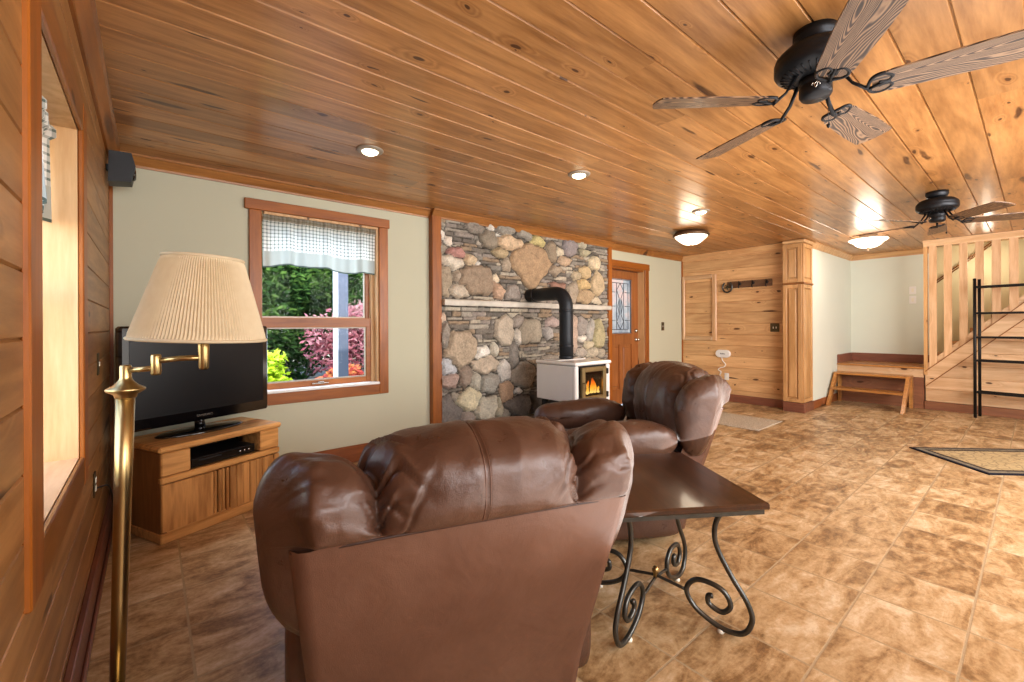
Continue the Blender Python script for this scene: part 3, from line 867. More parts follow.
# ---------------- wood stove
sx0, sx1, sy0, sy1 = 3.31, 3.87, 2.99, 3.57
st = thing('wood_stove', 'white enamel wood stove with lit fire and black elbow pipe', 'stove', ((sx0+sx1)/2, (sy0+sy1)/2, .19))
ox, oy, oz = st.location
def B(mb, x0, x1, y0, y1, z0, z1, bev=0): return mb.box(x0-ox, x1-ox, y0-oy, y1-oy, z0-oz, z1-oz, bev)
m = MB(); B(m, sx0, sx0+.03, sy0+.045, sy1, .45, .83, .006); m.build('side_panel', M['enamel'], st)
m = MB(); B(m, sx1-.03, sx1, sy0+.045, sy1, .45, .83, .006); m.build('side_panel', M['enamel'], st)
for xx in (sx0, sx1-.055):
    m = MB(); B(m, xx, xx+.055, sy0, sy0+.05, .43, .835, .012); m.build('front_post', M['enamel'], st)
m = MB(); B(m, sx0-.012, sx1+.012, sy0-.015, sy1+.01, .835, .872, .012); m.build('top_plate', M['enamel'], st)
m = MB(); B(m, sx0+.06, sx1-.06, sy0+.3, sy0+.52, .872, .879, .004); m.build('cook_plate', M['enamel'], st)
m = MB()
for q in ((sx0+.03, sx0+.07), (sx1-.07, sx1-.03)): B(m, q[0], q[1], sy0+.02, sy1-.02, .44, .835)
B(m, sx0+.07, sx1-.07, sy1-.05, sy1-.02, .44, .835); B(m, sx0+.07, sx1-.07, sy0+.03, sy1-.05, .80, .835); B(m, sx0+.07, sx1-.07, sy0+.03, sy1-.05, .44, .49)
B(m, sx0+.056, sx1-.056, sy0+.02, sy0+.03, .44, .455)
m.build('firebox', M['stoveblack'], st)
m = MB(); B(m, sx0-.005, sx1+.005, sy0-.06, sy0+.1, .41, .432, .006); m.build('ash_shelf', M['enamel'], st)
m = MB()
for xx in (sx0+.03, sx1-.09):
    for yy in (sy0+.05, sy1-.1): B(m, xx, xx+.06, yy, yy+.06, .195, .44, .01)
B(m, sx0+.04, sx1-.04, sy0+.06, sy1-.05, .25, .41)
m.build('pedestal', M['stoveblack'], st)
dr = MB()
dx0, dx1, dz0, dz1 = sx0+.085, sx1-.085, .462, .815
for q in ((dx0, dx0+.05, dz0, dz1), (dx1-.05, dx1, dz0, dz1), (dx0+.05, dx1-.05, dz0, dz0+.05), (dx0+.05, dx1-.05, dz1-.05, dz1)): B(dr, q[0], q[1], sy0-.02, sy0+.02, q[2], q[3], .008)
drr = dr.build('door', M['goldtrim'], st)
m = MB(); B(m, dx0+.05, dx1-.05, sy0, sy0+.006, dz0+.05, dz1-.05); m.build('door_glass', M['stoveglass'], drr)
m = MB(); m.tube([(dx0+.015-ox, sy0-.02-oy, .66-oz), (dx0+.01-ox, sy0-.05-oy, .66-oz), (dx0+.005-ox, sy0-.055-oy, .6-oz)], .009, 8); m.build('door_handle', M['goldtrim'], drr)
for zz in (.51, .76):
    m = MB(); B(m, dx1, dx1+.03, sy0-.025, sy0+.01, zz-.03, zz+.03, .005); m.build('hinge', M['stoveblack'], drr)
m = MB()
for q in (((sx0+.2, sy0+.17, .535), (sx1-.09, sy0+.15, .53)), ((sx0+.24, sy0+.22, .57), (sx1-.12, sy0+.1, .56))):
    m.tube([(a-ox, b-oy, c-oz) for a, b, c in q], .035, 10)
m.build('log', M['bark'], st)
m = MB(); rs = random.Random(4)
for i in range(11):
    fx = sx0+.27+i*.022; hgt = .13*math.exp(-((i-5)/2.8)**2)+.03+rs.uniform(-.02, .03); yy = sy0+.08+rs.uniform(0, .06)
    pts = [(fx+.01*math.sin(t*5+i)-ox, yy-oy, .52+hgt*t-oz) for t in np.linspace(0, 1, 7)]
    m.tube(pts, lambda t: .019*(1-t)**.7*(.6+t) + .001, 8)
m.build('flame', M['flame'], st)
pc = Vector((3.58-ox, 3.37-oy, 0))
path = [pc+Vector((0, 0, z)) for z in (.879-oz, 1.1-oz, 1.3-oz, 1.46-oz)]
for t in np.linspace(0, PI/2, 9)[1:]:
    path.append(pc+Vector((0, .16*(1-math.cos(t)), 1.46-oz+.16*math.sin(t))))
path.append(pc+Vector((0, 3.985-3.37, 1.62-oz)))
m = MB(); m.tube(path, .077, 24)
m.build('stovepipe', M['pipe'], st)
for z in (.885, 1.01, 1.40):
    m = MB(); m.lathe([(.0785, z-oz), (.081, z+.004-oz), (.081, z+.022-oz), (.0785, z+.026-oz)], 24, (pc.x, pc.y, 0)); m.build('pipe_collar', M['pipe'], st)
m = MB(); m.lathe([(.079, 3.86-oy), (.082, 3.864-oy), (.082, 3.886-oy), (.079, 3.89-oy)], 24, (pc.x, 0, 1.62-oz), 'Y'); m.build('pipe_collar', M['pipe'], st)

# ---------------- door
d1 = empty('door_1')
yd = YW+.11
sl = MB(); gx0, gx1, gz0, gz1 = 5.375, 5.935, 1.11, 1.985
for q in ((DX0+.03, gx0, .02, DZ1-.03), (gx1, DX1-.02, .02, DZ1-.03), (gx0, gx1, gz1, DZ1-.03), (gx0, gx1, .02, .26), (gx0, gx1, .95, gz1-.875)):
    sl.rnd().box(q[0], q[1], yd, yd+.045, q[2], q[3])
sl.rnd().box((gx0+gx1)/2-.04, (gx0+gx1)/2+.04, yd, yd+.045, .26, .95)
dd = sl.build('door_slab', M['door'], d1)
for (a, b) in ((gx0, (gx0+gx1)/2-.04), ((gx0+gx1)/2+.04, gx1)):
    p_ = MB(); p_.rnd().box(a, b, yd+.018, yd+.035, .26, .95); p_.box(a+.04, b-.04, yd+.006, yd+.03, .30, .91, .012)
    p_.build('door_panel', M['door'], dd)
MB().box(gx0, gx1, yd+.015, yd+.03, gz0, gz1).build('door_glass', M['leadglass'], dd)
ld = MB(); cxg = (gx0+gx1)/2; yl = yd+.012
def came(pts): ld.tube([(a, yl, b) for a, b in pts], .0045, 6)
for off in (.02, .075):
    came([(gx0+off, gz0+off), (gx0+off, gz1-off)]); came([(gx1-off, gz0+off), (gx1-off, gz1-off)])
    came([(gx0+off, gz0+off), (gx1-off, gz0+off)]); came([(gx0+off, gz1-off), (gx1-off, gz1-off)])
for k in range(1, 4):
    z = gz0+(gz1-gz0)*k/4; came([(gx0+.02, z), (gx0+.16, z)]); came([(gx1-.16, z), (gx1-.02, z)])
for s in (-1, 1):
    came([(cxg+s*.09, gz0+.075), (cxg+s*.09, gz1-.075)])
    zs = [gz1-.075, gz1-.19, gz1-.32, gz1-.44, gz0+.31, gz0+.2, gz0+.075]
    ws = [0, .085, .02, .06, .02, .085, 0]
    came([(cxg+s*w_, z) for w_, z in zip(ws, zs)])
    came([(cxg+s*.02, gz1-.32), (cxg+s*.02, gz0+.31)])
ld.build('leaded_pattern', M['lead'], dd)
fr = MB()
for q in ((gx0-.012, gx0+.012, gz0-.01, gz1+.01), (gx1-.012, gx1+.012, gz0-.01, gz1+.01), (gx0, gx1, gz0-.012, gz0+.012), (gx0, gx1, gz1-.012, gz1+.012)):
    fr.box(q[0], q[1], yd-.008, yd+.004, q[2], q[3], .003)
fr.build('glass_moulding', M['door'], dd)
hd = MB()
for z in (1.02, 1.16): hd.lathe([(.0, -.03), (.026, -.03), (.028, -.004), (.032, 0)], 16, (DX1-.085, yd-.0, z), 'Y')
hd.lathe([(0, -.075), (.02, -.072), (.027, -.055), (.02, -.04), (.01, -.03)], 16, (DX1-.085, yd, 1.02), 'Y')
hd.build('door_knob', M['chrome'], dd)
jm = MB(); jm.rnd().box(DX1-.02, DX1, YW-.0, YW+.2, 0, DZ1); jm.rnd().box(DX0, DX0+.03, YW, YW+.2, 0, DZ1)
jm.build('door_jamb', M['revealZ'], d1)
jm = MB(); jm.rnd().box(DX0+.03, DX1-.02, YW, YW+.2, DZ1-.025, DZ1); jm.rnd().box(DX0+.021, DX1+.115, YW-.026, YW, DZ1, DZ1+.1, .004)
jm.build('door_head', M['trimX'], d1)
jm = MB(); jm.rnd().box(DX1-.005, DX1+.1, YW-.022, YW, 0, DZ1, .004)
jm.build('door_casing', M['trimZ'], d1)

# ---------------- pine wall + column + recess + far walls
rs = random.Random(31)
w = MB(); w.col = (.5, .5, .5); w.box(XP+.01, XP+.2, YR, YW+.2, 0, ZC)
plank_wall(w, 'Y', XP, -1, YR+.1, YW, 0, ZC, 1.269, .179, rs)
struct(w.build('wall_right', M['pineY']))
CX0, CX1, CY0, CY1 = 7.075, 7.47, 2.11, 2.37
col = thing('corner_column', 'boxed pine corner column with raised panels beside the hook wall', 'column', (CX0, CY0, 0))
def BC(mb, x0, x1, y0, y1, z0, z1, bev=0): return mb.box(x0-CX0, x1-CX0, y0-CY0, y1-CY0, z0, z1, bev)
m = MB(); BC(m.rnd(), CX0+.02, CX1, CY0+.02, CY1, 0, ZC-.01); m.build('column_core', M['pineZ'], col)
def rp(face, a0, a1, z0, z1):
    mb = MB(); s = .05
    def bx(p0, p1, q0, q1, d0, d1, bev=0):
        if face == 'X': BC(mb.rnd(), CX0+.02-d1, CX0+.02-d0, p0, p1, q0, q1, bev)
        else: BC(mb.rnd(), p0, p1, CY0+.02-d1, CY0+.02-d0, q0, q1, bev)
    bx(a0, a0+s, z0, z1, 0, .02, .003); bx(a1-s, a1, z0, z1, 0, .02, .003)
    bx(a0+s, a1-s, z0, z0+s, 0, .02, .003); bx(a0+s, a1-s, z1-s, z1, 0, .02, .003)
    bx(a0+s+.02, a1-s-.02, z0+s+.02, z1-s-.02, 0, .016, .012)
    mb.build('raised_panel', M['pineZ'], col)
rp('X', CY0+.02, CY1, 1.85, ZC-.06); rp('X', CY0+.02, CY1, .14, 1.82)
rp('Y', CX0+.02, CX1, 1.85, ZC-.06); rp('Y', CX0+.02, CX1, .14, 1.82)
m = MB(); BC(m, CX0-.014, CX1, CY0-.014, CY1, 1.82, 1.85, .006); m.build('column_band', M['trimY'], col)
m = MB(); BC(m, CX0-.012, CX1, CY0-.012, CY1, 0, .135, .004); m.build('column_base', M['baseY'], col)
m = MB(); BC(m, CX0-.03, CX1, CY0-.03, CY1, ZC-.05, ZC-.005, .012); m.build('column_crown', M['pineY'], col)

w = MB(); w.box(CX1-.02, XE, YR, YR+.15, 0, ZC); struct(w.build('wall_recess', M['mint']))
w = MB(); w.box(XF, XF+.15, YB, YR, 0, ZC+.0)
struct(w.build('wall_far', M['mint']))
w = MB(); w.box(XF-.012, XF-.002, YB, 1.05, 0, ZC); struct(w.build('wall_stairwell', M['stairwall']))
w = MB(); w.box(XL-.3, XE, YB-.15, YB, 0, ZC); struct(w.build('wall_near', M['sage']))

# stair wall boards under the stringer
def zstr(y): return .60 + (1.15-y)*1.028      # top line of stringer
rs = random.Random(41)
w = MB()
z = .0; pitch = .179; zb = .12
while zb < ZC:
    z1 = min(zb+pitch, ZC)
    # board visible for y where bottom of stringer is above zb
    y1 = 1.06
    yy = 1.11-(zb-.47)/1.028
    ya = min(y1, yy) if zb > .47 else y1
    w.col = (rs.random(), rs.random(), rs.random())
    g = .005
    yb = min(y1, 1.11-(z1-.47)/1.028) if z1 > .47 else y1
    vs = [(XS+.008, YB, zb), (XS, YB, zb+g), (XS, YB, z1-g), (XS+.008, YB, z1), (XS+.008, ya, zb), (XS, ya, zb+g), (XS, yb, z1-g), (XS+.008, yb, z1)]
    w.add(vs, [(i, i+1, i+5, i+4) for i in range(3)])
    zb += pitch
    if zb > 1.15+3.0: break
struct(w.build('wall_under_stairs', M['pinePaleY']))

sc = thing('staircase', 'pine staircase rising right with flat upright balusters to the ceiling', 'staircase', (XS, 1.12-.09, -.045))
def BS(mb, x0, x1, y0, y1, z0, z1, bev=0): return mb.box(x0-XS, x1-XS, y0-1.12, y1-1.12, z0, min(z1+.045, ZC+.04), bev)
m = MB(); m.col = (.4, .6, .2)
yE = YB
poly = [(1.15, .40), (1.15, .62), (1.12, .64), ((yE), zstr(yE)), (yE, zstr(yE)-.24)]
poly = [(a-1.12, min(b, ZC)) for a, b in poly]
yt = 1.15-(ZC-.6)/1.028; yt2 = 1.15-(ZC-.36)/1.028
m.prism([(.03, .38), (.03, .60), (yt-1.12, ZC+.0), (yt2-1.12, ZC)], -.028, .012, 'X')
m.build('stringer', M['pinePaleY'], sc)
m = MB(); m.col = (.7, .4, .3)
m.prism([(.03, .60), (.03, .70), (yt+.10-1.12, ZC), (yt-1.12, ZC+.0)], -.012, .012, 'X')
m.build('base_rail', M['pinePaleY'], sc)
for (za, zb2) in ((.592, .606), (.372, .388)):
    m = MB(); m.col = (.3, .3, .3); y2 = 1.15-(ZC-za-.22)/1.028
    m.prism([(.03, za), (.03, zb2), (yt-1.12, ZC-.60+zb2), (yt-1.12, ZC-.60+za)], -.034, -.02, 'X')
    m.build('stringer_moulding', M['trimY'], sc)
m = MB(); m.rnd(); BS(m, XS-.03, XS+.05, 1.125, 1.165, .55, ZC); m.build('end_post', M['pineZ'], sc)
yb = 1.03
bw = .083; pitchb = .1545
y = 1.108
k = 0
while y-bw > yt-.05:
    m = MB(); m.rnd(); z0 = zstr(y-bw)+.02
    if z0 < ZC-.06: BS(m, XS-.026, XS-.012, y-bw, y, .6+(1.15-y)*1.028+.0, ZC-.005, .002); m.build('baluster', M['pinePaleZ'], sc)
    y -= pitchb; k += 1
m = MB()
for i in range(9):
    yy0 = 1.10-i*.20; zz = .62+.19*(i+1)
    if zz > ZC: break
    m.rnd(); BS(m, XS+.02, XF-.015, yy0-.23, yy0, zz-.03, zz, .006)
m.build('tread', M['oaktread'], sc)
m = MB()
for i in range(9):
    yy0 = 1.08-i*.20; zz = .62+.19*i
    m.rnd(); BS(m, XS+.02, XF-.015, yy0-.015, yy0, zz, zz+.16)
m.build('riser', M['pinePaleY'], sc)
hr = MB(); z0h, z1h = 1.86, 2.46
for off in (0, .035):
    hr.tube([(XF-.07, 1.05, 1.87+off), (XF-.07, .32, 1.87+off+.73*.88)], .009, 8)
for yy in (.9, .45): hr.tube([(XF-.012, yy, 1.87+(1.05-yy)*.88), (XF-.07, yy, 1.87+(1.05-yy)*.88)], .007, 6)
tag(hr.build('stair_handrail', M['trimY']), 'brown double line handrail on the stairwell wall behind the balusters', 'handrail')

# landing
lg = thing('landing', 'raised wooden landing with reddish base below the mint wall', 'landing', (XS, 1.62, 0))
def BL(mb, x0, x1, y0, y1, z0, z1, bev=0): return mb.box(x0-XS, x1-XS, y0-1.62, y1-1.62, z0, z1, bev)
m = MB(); BL(m.rnd(), XS-.04, XF-.025, 1.075, YR-.002, .585, .61, .005); m.build('landing_top', M['oaktread'], lg)
m = MB(); BL(m.rnd(), XS-.01, XS+.02, 1.075, YR-.002, .46, .585); m.build('landing_fascia', M['pinePaleY'], lg)
m = MB(); BL(m.rnd(), XS, XS+.02, 1.075, YR-.002, 0, .46); m.build('landing_skirt', M['purpleY'], lg)
m = MB(); BL(m.rnd(), XF-.022, XF-.002, 1.075, YR-.002, .61, .75, .003); BL(m.rnd(), XS-.02, XF-.02, YR-.022, YR-.002, .61, .75, .003); m.build('landing_baseboard', M['baseY'], lg)
# open step unit
sp = thing('open_steps', 'open two tread wooden steps with slanted sides before the landing', 'steps', (8.4, 1.66, 0))
for nm, y0, y1 in (('l', 2.06, 2.10), ('r', 1.19, 1.23)):
    m = MB(); m.rnd()
    x0, x1 = 8.02-8.4, 8.52-8.4
    m.prism([(x0, 0), (x0+.10, 0), (x1+.02, .44), (8.74-8.4, .44), (8.74-8.4, .485), (x1-.06, .485)], y0-1.66, y1-1.66, 'Y')
    m.prism([(8.66-8.4, 0), (8.74-8.4, 0), (8.74-8.4, .44), (8.66-8.4, .44)], y0-1.66, y1-1.66, 'Y')
    m.build('side_frame', M['oaktread'], sp)
m = MB(); m.rnd().box(8.42-8.4, 8.745-8.4, 1.2305-1.66, 2.0595-1.66, .455, .485, .005); m.build('tread', M['oaktread'], sp)
m = MB(); m.rnd().box(8.17-8.4, 8.46-8.4, 1.2305-1.66, 2.0595-1.66, .235, .265, .005); m.build('tread', M['oaktread'], sp)

# crowns / baseboards
def crown(name, p0, p1, nrm, mat):
    # moulding profile: (out, z)
    prof = [(0, ZC-.085), (.012, ZC-.085), (.014, ZC-.07), (.03, ZC-.05), (.05, ZC-.022), (.062, ZC-.016), (.062, ZC-.001), (0, ZC-.001)]
    a, b, n_ = Vector(p0), Vector(p1), Vector(nrm)
    vs = [(a.x+n_.x*o, a.y+n_.y*o, z) for o, z in prof]+[(b.x+n_.x*o, b.y+n_.y*o, z) for o, z in prof]
    k = len(prof); mb = MB(); mb.rnd()
    mb.add(vs, [(i, (i+1) % k, k+(i+1) % k, k+i) for i in range(k)]+[tuple(range(k)), tuple(range(2*k-1, k-1, -1))])
    return struct(mb.build(name, mat))
crown('trim_3', (XL, YW, 0), (2.235, YW, 0), (0, -1, 0), M['crown'])
crown('trim_4', (2.235, YW-.06, 0), (5.21, YW-.06, 0), (0, -1, 0), M['crown'])
crown('trim_5', (5.21, YW, 0), (XP, YW, 0), (0, -1, 0), M['crown'])
crown('trim_6', (XL, YB, 0), (XL, YW, 0), (1, 0, 0), M['trimY'])
crown('trim_7', (XP, CY1, 0), (XP, YW, 0), (-1, 0, 0), M['pineY'])
crown('trim_8', (CX1, YR, 0), (XF, YR, 0), (0, -1, 0), M['pineY'])
crown('trim_9', (XF, 1.06, 0), (XF, YR, 0), (-1, 0, 0), M['pineY'])
crown('trim_10', (XS-.03, YB, 0), (XS-.03, 1.075, 0), (-1, 0, 0), M['pinePaleY'])
m = MB(); m.rnd().box(XL+.001, XL+.02, YW-.022, YW-.002, .15, ZC-.08); m.rnd().box(XP-.018, XP-.001, YW-.02, YW-.001, .13, ZC-.08)
struct(m.build('trim_11', M['trimZ']))
m = MB(); m.rnd().box(XL+.022, 2.41, YW-.02, YW, 0, .152, .004)
struct(m.build('baseboard_rear', M['baseX']))
m = MB(); m.rnd().box(DX1+.1, XP, YW-.02, YW, 0, .13, .004); struct(m.build('baseboard_door', M['baseX']))
m = MB(); m.rnd().box(XL, XL+.022, YB, YW-.0, 0, .15, .004); m.box(XL+.022, XL+.036, YB, YW-.021, 0, .03, .005); struct(m.build('baseboard_left', M['baseY']))
m = MB(); m.rnd().box(XP-.02, XP, CY1, YW-.02, 0, .12, .004); struct(m.build('baseboard_right', M['baseY']))
m = MB(); m.rnd().box(CX1, XS, YR-.02, YR, 0, .12, .004); struct(m.build('baseboard_recess', M['baseX']))
m = MB(); m.rnd().box(XS-.02, XS, YB, 1.073, 0, .12, .004); struct(m.build('baseboard_stairs', M['purpleY']))

# ---------------- TV stand
TA = math.atan2(.24, .527)
tv = thing('tv_stand', 'oak television stand with cubby and fluted door by the rear window', 'tv stand', (.04, 3.205, 0), TA)
W_, D_ = .745, .45
m = MB()
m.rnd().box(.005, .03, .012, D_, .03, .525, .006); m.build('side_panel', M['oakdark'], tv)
m = MB(); m.rnd().box(W_-.03, W_-.005, .012, D_, .03, .525, .006); m.build('side_panel', M['oakZ'], tv)
m = MB(); m.rnd().box(-.012, W_+.012, -.012, D_+.005, .525, .562, .012); m.build('top', M['oakX'], tv)
m = MB(); m.rnd().box(0, W_, -.004, D_, 0, .06, .006); m.rnd().box(.03, W_-.03, .0, D_, .06, .075); m.build('plinth', M['oakX'], tv)
m = MB(); m.rnd().box(.0, W_, -.006, .03, .345, .385, .008); m.rnd().box(.03, W_-.03, .03, D_, .36, .38); m.build('shelf', M['oakX'], tv)
m = MB(); m.rnd().box(.03, W_-.03, D_-.015, D_-.002, .075, .525); m.build('back_panel', M['darkframe'], tv)
m = MB(); m.rnd().box(.006, .16, .0, .2, .388, .522, .006); m.build('drawer', M['oakX'], tv)
m = MB(); m.rnd().box(.60, W_-.006, .0, .2, .388, .522, .006); m.build('drawer', M['oakX'], tv)
m = MB(); m.rnd().box(.006, .29, -.002, .018, .065, .34, .005); m.build('door', M['oakZ'], tv)
m = MB()
for i in range(4): m.rnd().box(.293+i*.024, .313+i*.024, -.006 if i % 2 else .0, .018, .065, .34, .005)
m.build('fluted_panel', M['oakZ'], tv)
m = MB()
for i in range(8): m.rnd().box(.391+i*.0436, .4338+i*.0436, -.002-(.003 if i % 2 else 0), .02, .065, .34, .004)
m.build('fluted_door', M['oakZ'], tv)
TVM = Matrix.Translation((.04, 3.205, 0)) @ Matrix.Rotation(TA, 4, 'Z')
# television
tp = TVM @ Vector((.36, .25, .562))
tl = thing('television', 'flat black television on an oval stand on the oak cabinet', 'television', tp, TA)
m = MB(); m.box(-.455, .455, -.03, .03, .07, .695, .012); m.build('cabinet', M['gloss'], tl)
m = MB(); m.box(-.41, .41, -.0325, -.0295, .14, .66); m.build('screen', M['screen'], tl)
m = MB(); m.box(-.28, .28, .03, .075, .15, .6, .02); m.build('rear_housing', M['black'], tl)
m = MB(); m.tube([(0, .02, .012), (0, .03, .06), (0, .028, .16)], .03, 12); m.build('neck', M['gloss'], tl)
m = MB(); m.lathe([(0, 0), (.26, 0), (.27, .006), (.25, .014), (.06, .022), (0, .024)], 40, (0, .0, 0), sy=.45); m.build('base', M['gloss'], tl)
def text(name, body, size, loc, rot, mat, parent, ext=.0006):
    cu = bpy.data.curves.new(name, 'FONT'); cu.body = body; cu.size = size; cu.extrude = ext; cu.align_x = 'CENTER'; cu.align_y = 'CENTER'
    o = bpy.data.objects.new(name+'_curve', cu); C.objects.link(o)
    bpy.context.view_layer.update()
    me = bpy.data.meshes.new_from_object(o.evaluated_get(bpy.context.evaluated_depsgraph_get()))
    bpy.data.objects.remove(o)
    q = bpy.data.objects.new(name, me); C.objects.link(q); me.materials.clear(); me.materials.append(mat)
    q.location = loc; q.rotation_euler = rot; q.parent = parent; return q
text('brand_lettering', 'SAMSUNG', .022, (0, -.0315, .105), (R(90), 0, 0), M['chrome'], tl)
# player in the cubby
pp = TVM @ Vector((.375, .16, .382))
dv = thing('disc_player', 'slim black disc player in the cubby of the oak stand', 'player', pp, TA)
m = MB(); m.box(-.205, .205, -.13, .13, .006, .062, .004); m.build('case', M['black'], dv)
m = MB(); m.box(-.2, .2, -.134, -.129, .012, .056, .002); m.build('front_panel', M['gloss'], dv)
m = MB(); m.box(-.16, -.02, -.136, -.133, .04, .05); m.build('disc_tray', M['black'], dv)
for i in range(3):
    m = MB(); m.lathe([(0, -.137), (.006, -.137), (.006, -.133)], 10, (.1+i*.03, 0, .035), 'Y'); m.build('button', M['chrome'], dv)
for sx in (-.17, .17):
    for sy in (-.1, .1):
        m = MB(); m.lathe([(.012, 0), (.012, .006)], 10, (sx, sy, 0)); m.build('foot', M['black'], dv)

# cable by the stand
m = MB()
pts = catmull([(XL+.012, 2.93, .47), (XL+.05, 3.0, .45), (XL+.06, 3.1, .33), (XL+.055, 3.15, .18), (XL+.065, 3.2, .05), (XL+.05, 3.34, .012), (XL+.045, 3.5, .012)], 8)
m.tube(pts, .004, 6); tag(m.build('power_cord', M['black']), 'thin black power cord hanging from the left wall outlet', 'cord')

def plate(name, label, loc, rot, mat, holes, w_=.072, h_=.116, cat='outlet', group=None):
    t_ = thing(name, label, cat, loc, 0, group); t_.rotation_euler = rot
    m = MB(); m.box(-w_/2, w_/2, -.006, 0, -h_/2, h_/2, .003); m.build('cover_plate', mat, t_)
    for (x, z, a, b, mm) in holes:
        m = MB(); m.box(x-a/2, x+a/2, -.010, -.005, z-b/2, z+b/2, .002); m.build('socket' if cat == 'outlet' else 'toggle', mm, t_)
    return t_
plate('wall_outlet', 'brass outlet plate low on the left pine wall below the window', (XL, 2.93, .49), (0, 0, R(90)), M['antique'], [(0, .02, .03, .028, M['ivory']), (0, -.02, .03, .028, M['ivory'])])
plate('light_switch', 'small switch plate on the pine strip by the left corner', (XL, 3.15, 1.06), (0, 0, R(90)), M['antique'], [(0, 0, .012, .024, M['ivory'])], cat='switch')
plate('light_switch', 'dark brass switch plate on the wall right of the entry door', (6.66, YW, 1.23), (0, 0, 0), M['antique'], [(0, 0, .012, .028, M['ivory'])], .085, .14, 'switch')
plate('light_switch', 'square dark metal switch plate on the pine wall beside the column', (XP, 2.55, 1.205), (0, 0, R(-90)), M['antique'], [(-.02, 0, .012, .03, M['ivory']), (.02, 0, .012, .03, M['ivory'])], .125, .128, 'switch')
plate('wall_outlet', 'white outlet plate on the pine wall below the router', (XP, 3.27, .40), (0, 0, R(-90)), M['whiteplastic'], [(0, .022, .03, .028, M['ivory']), (0, -.022, .03, .028, M['ivory'])])
plate('light_switch', 'upper of two white switch plates on the mint wall', (XF, 1.31, 1.80), (0, 0, R(-90)), M['whiteplastic'], [(0, 0, .03, .06, M['ivory'])], .085, .125, 'switch')
plate('light_switch', 'lower of two white switch plates on the mint wall', (XF, 1.31, 1.645), (0, 0, R(-90)), M['whiteplastic'], [(0, 0, .03, .06, M['ivory'])], .085, .125, 'switch')

# wall speaker
spk = thing('wall_speaker', 'small black speaker mounted high in the left corner', 'speaker', (XL, 3.78, 2.27), 0)
m = MB(); m.prism([(.012, -.10), (.125, -.085), (.145, .02), (.125, .10), (.017, .095)], -.07, .07, 'Y'); m.build('speaker_case', M['black'], spk)
m = MB(); m.lathe([(0, .148), (.03, .146), (.038, .14), (.042, .13)], 20, (0, 0, -.02), 'X'); m.build('driver', M['gloss'], spk)
m = MB(); m.box(0, .02, -.02, .02, -.02, .02, .004); m.build('bracket', M['black'], spk)

# ---------------- floor lamp
LP = Vector((-.055, 1.60, 0))
lp = thing('floor_lamp', 'brass swing arm floor lamp with pleated cream shade by the left wall', 'lamp', LP)
topo = Vector((.005, .265, 0))   # lean of the pole
zt = 1.05
lean = Vector((-.0, .0, 0))
PT = Vector((-.007, .272, zt))
P0 = Vector((-.022-.010, .262, .03))
m = MB(); m.lathe([(0, 0), (.14, 0), (.142, .012), (.12, .024), (.04, .034), (.026, .05), (.02, .06)], 40, (P0.x, P0.y, 0)); m.build('base', M['brass'], lp)
m = MB(); m.tube([P0, P0.lerp(PT, .35), P0.lerp(PT, .7), PT], lambda t: .019+.0055*t, 20); m.build('pole', M['brass'], lp)
m = MB(); m.lathe([(.0255, -.026), (.028, -.022), (.030, -.014), (.048, -.003), (.051, .002), (.048, .007), (.034, .014), (.024, .024), (.017, .034), (.0155, .04), (.0155, .076), (.013, .08), (0, .08)], 36, PT); m.build('collar', M['brass'], lp)
# arms: camera-right direction in plan
rt = Vector((.770, -.638, 0)); fw = Vector((.638, .770, 0))
A0 = PT+Vector((0, 0, .062)); A1 = A0+rt*.098+Vector((0, 0, .008)); A2 = A1+rt*.132+fw*.03+Vector((0, 0, .012))
m = MB(); m.tube([A0, A1], .0085, 12); m.build('swing_arm', M['brass'], lp)
m = MB(); m.tube([A1+Vector((0, 0, .022)), A1.lerp(A2, .5)+Vector((0, 0, .024)), A2+Vector((0, 0, .018))], .0085, 12); m.build('swing_arm', M['brass'], lp)
m = MB(); m.lathe([(0, -.022), (.012, -.022), (.0138, -.017), (.0138, .04), (.012, .044), (0, .044)], 18, A1); m.build('joint', M['brass'], lp)
m = MB(); m.lathe([(0, -.02), (.011, -.02), (.014, -.014), (.0145, .02), (.016, .05), (.014, .1), (.0, .1)], 18, A2); m.build('socket', M['brass'], lp)
SC = A2+Vector((-.004, 0.004, 0)); nseg = 240; prof = []
zb_, zt_ = 1.212, 1.475
m = MB()
def tilt(x, y, z, a=R(2.6)):
    d = Vector((x-SC.x, y-SC.y, 0)); sr = d.dot(rt); h = z-1.29
    s2 = sr*math.cos(a)+h*math.sin(a); z2 = h*math.cos(a)-sr*math.sin(a)
    q = Vector((x, y, 0))+rt*(s2-sr); return (q.x, q.y, 1.29+z2)
def shf(i, k):
    a = 2*PI*i/nseg; t = k/14
    r = .186+(.110-.186)*t; r += (.0022 if i % 2 else -.0022)*(1 if 0 < k < 14 else 0)
    return tilt(SC.x+r*math.cos(a), SC.y+r*math.sin(a), zb_+(zt_-zb_)*t)
m.grid(shf, nseg, 15, wrapu=True, smooth=False)
for (r, z, rr) in ((.186, zb_, .005), (.110, zt_, .005)):
    m.tube([tilt(SC.x+r*math.cos(2*PI*i/60), SC.y+r*math.sin(2*PI*i/60), z) for i in range(60)], rr, 8, True)
m.build('lamp_shade', M['shade'], lp)
m = MB()
for q in range(3):
    a = 2*PI*q/3; m.tube([(SC.x, SC.y, zt_-.02), (SC.x+.108*math.cos(a), SC.y+.108*math.sin(a), zt_-.005)], .002, 6)
m.tube([(A2.x, A2.y, A2.z+.1), (SC.x, SC.y, zt_-.01)], .004, 8)
m.build('shade_spider', M['brass'], lp)

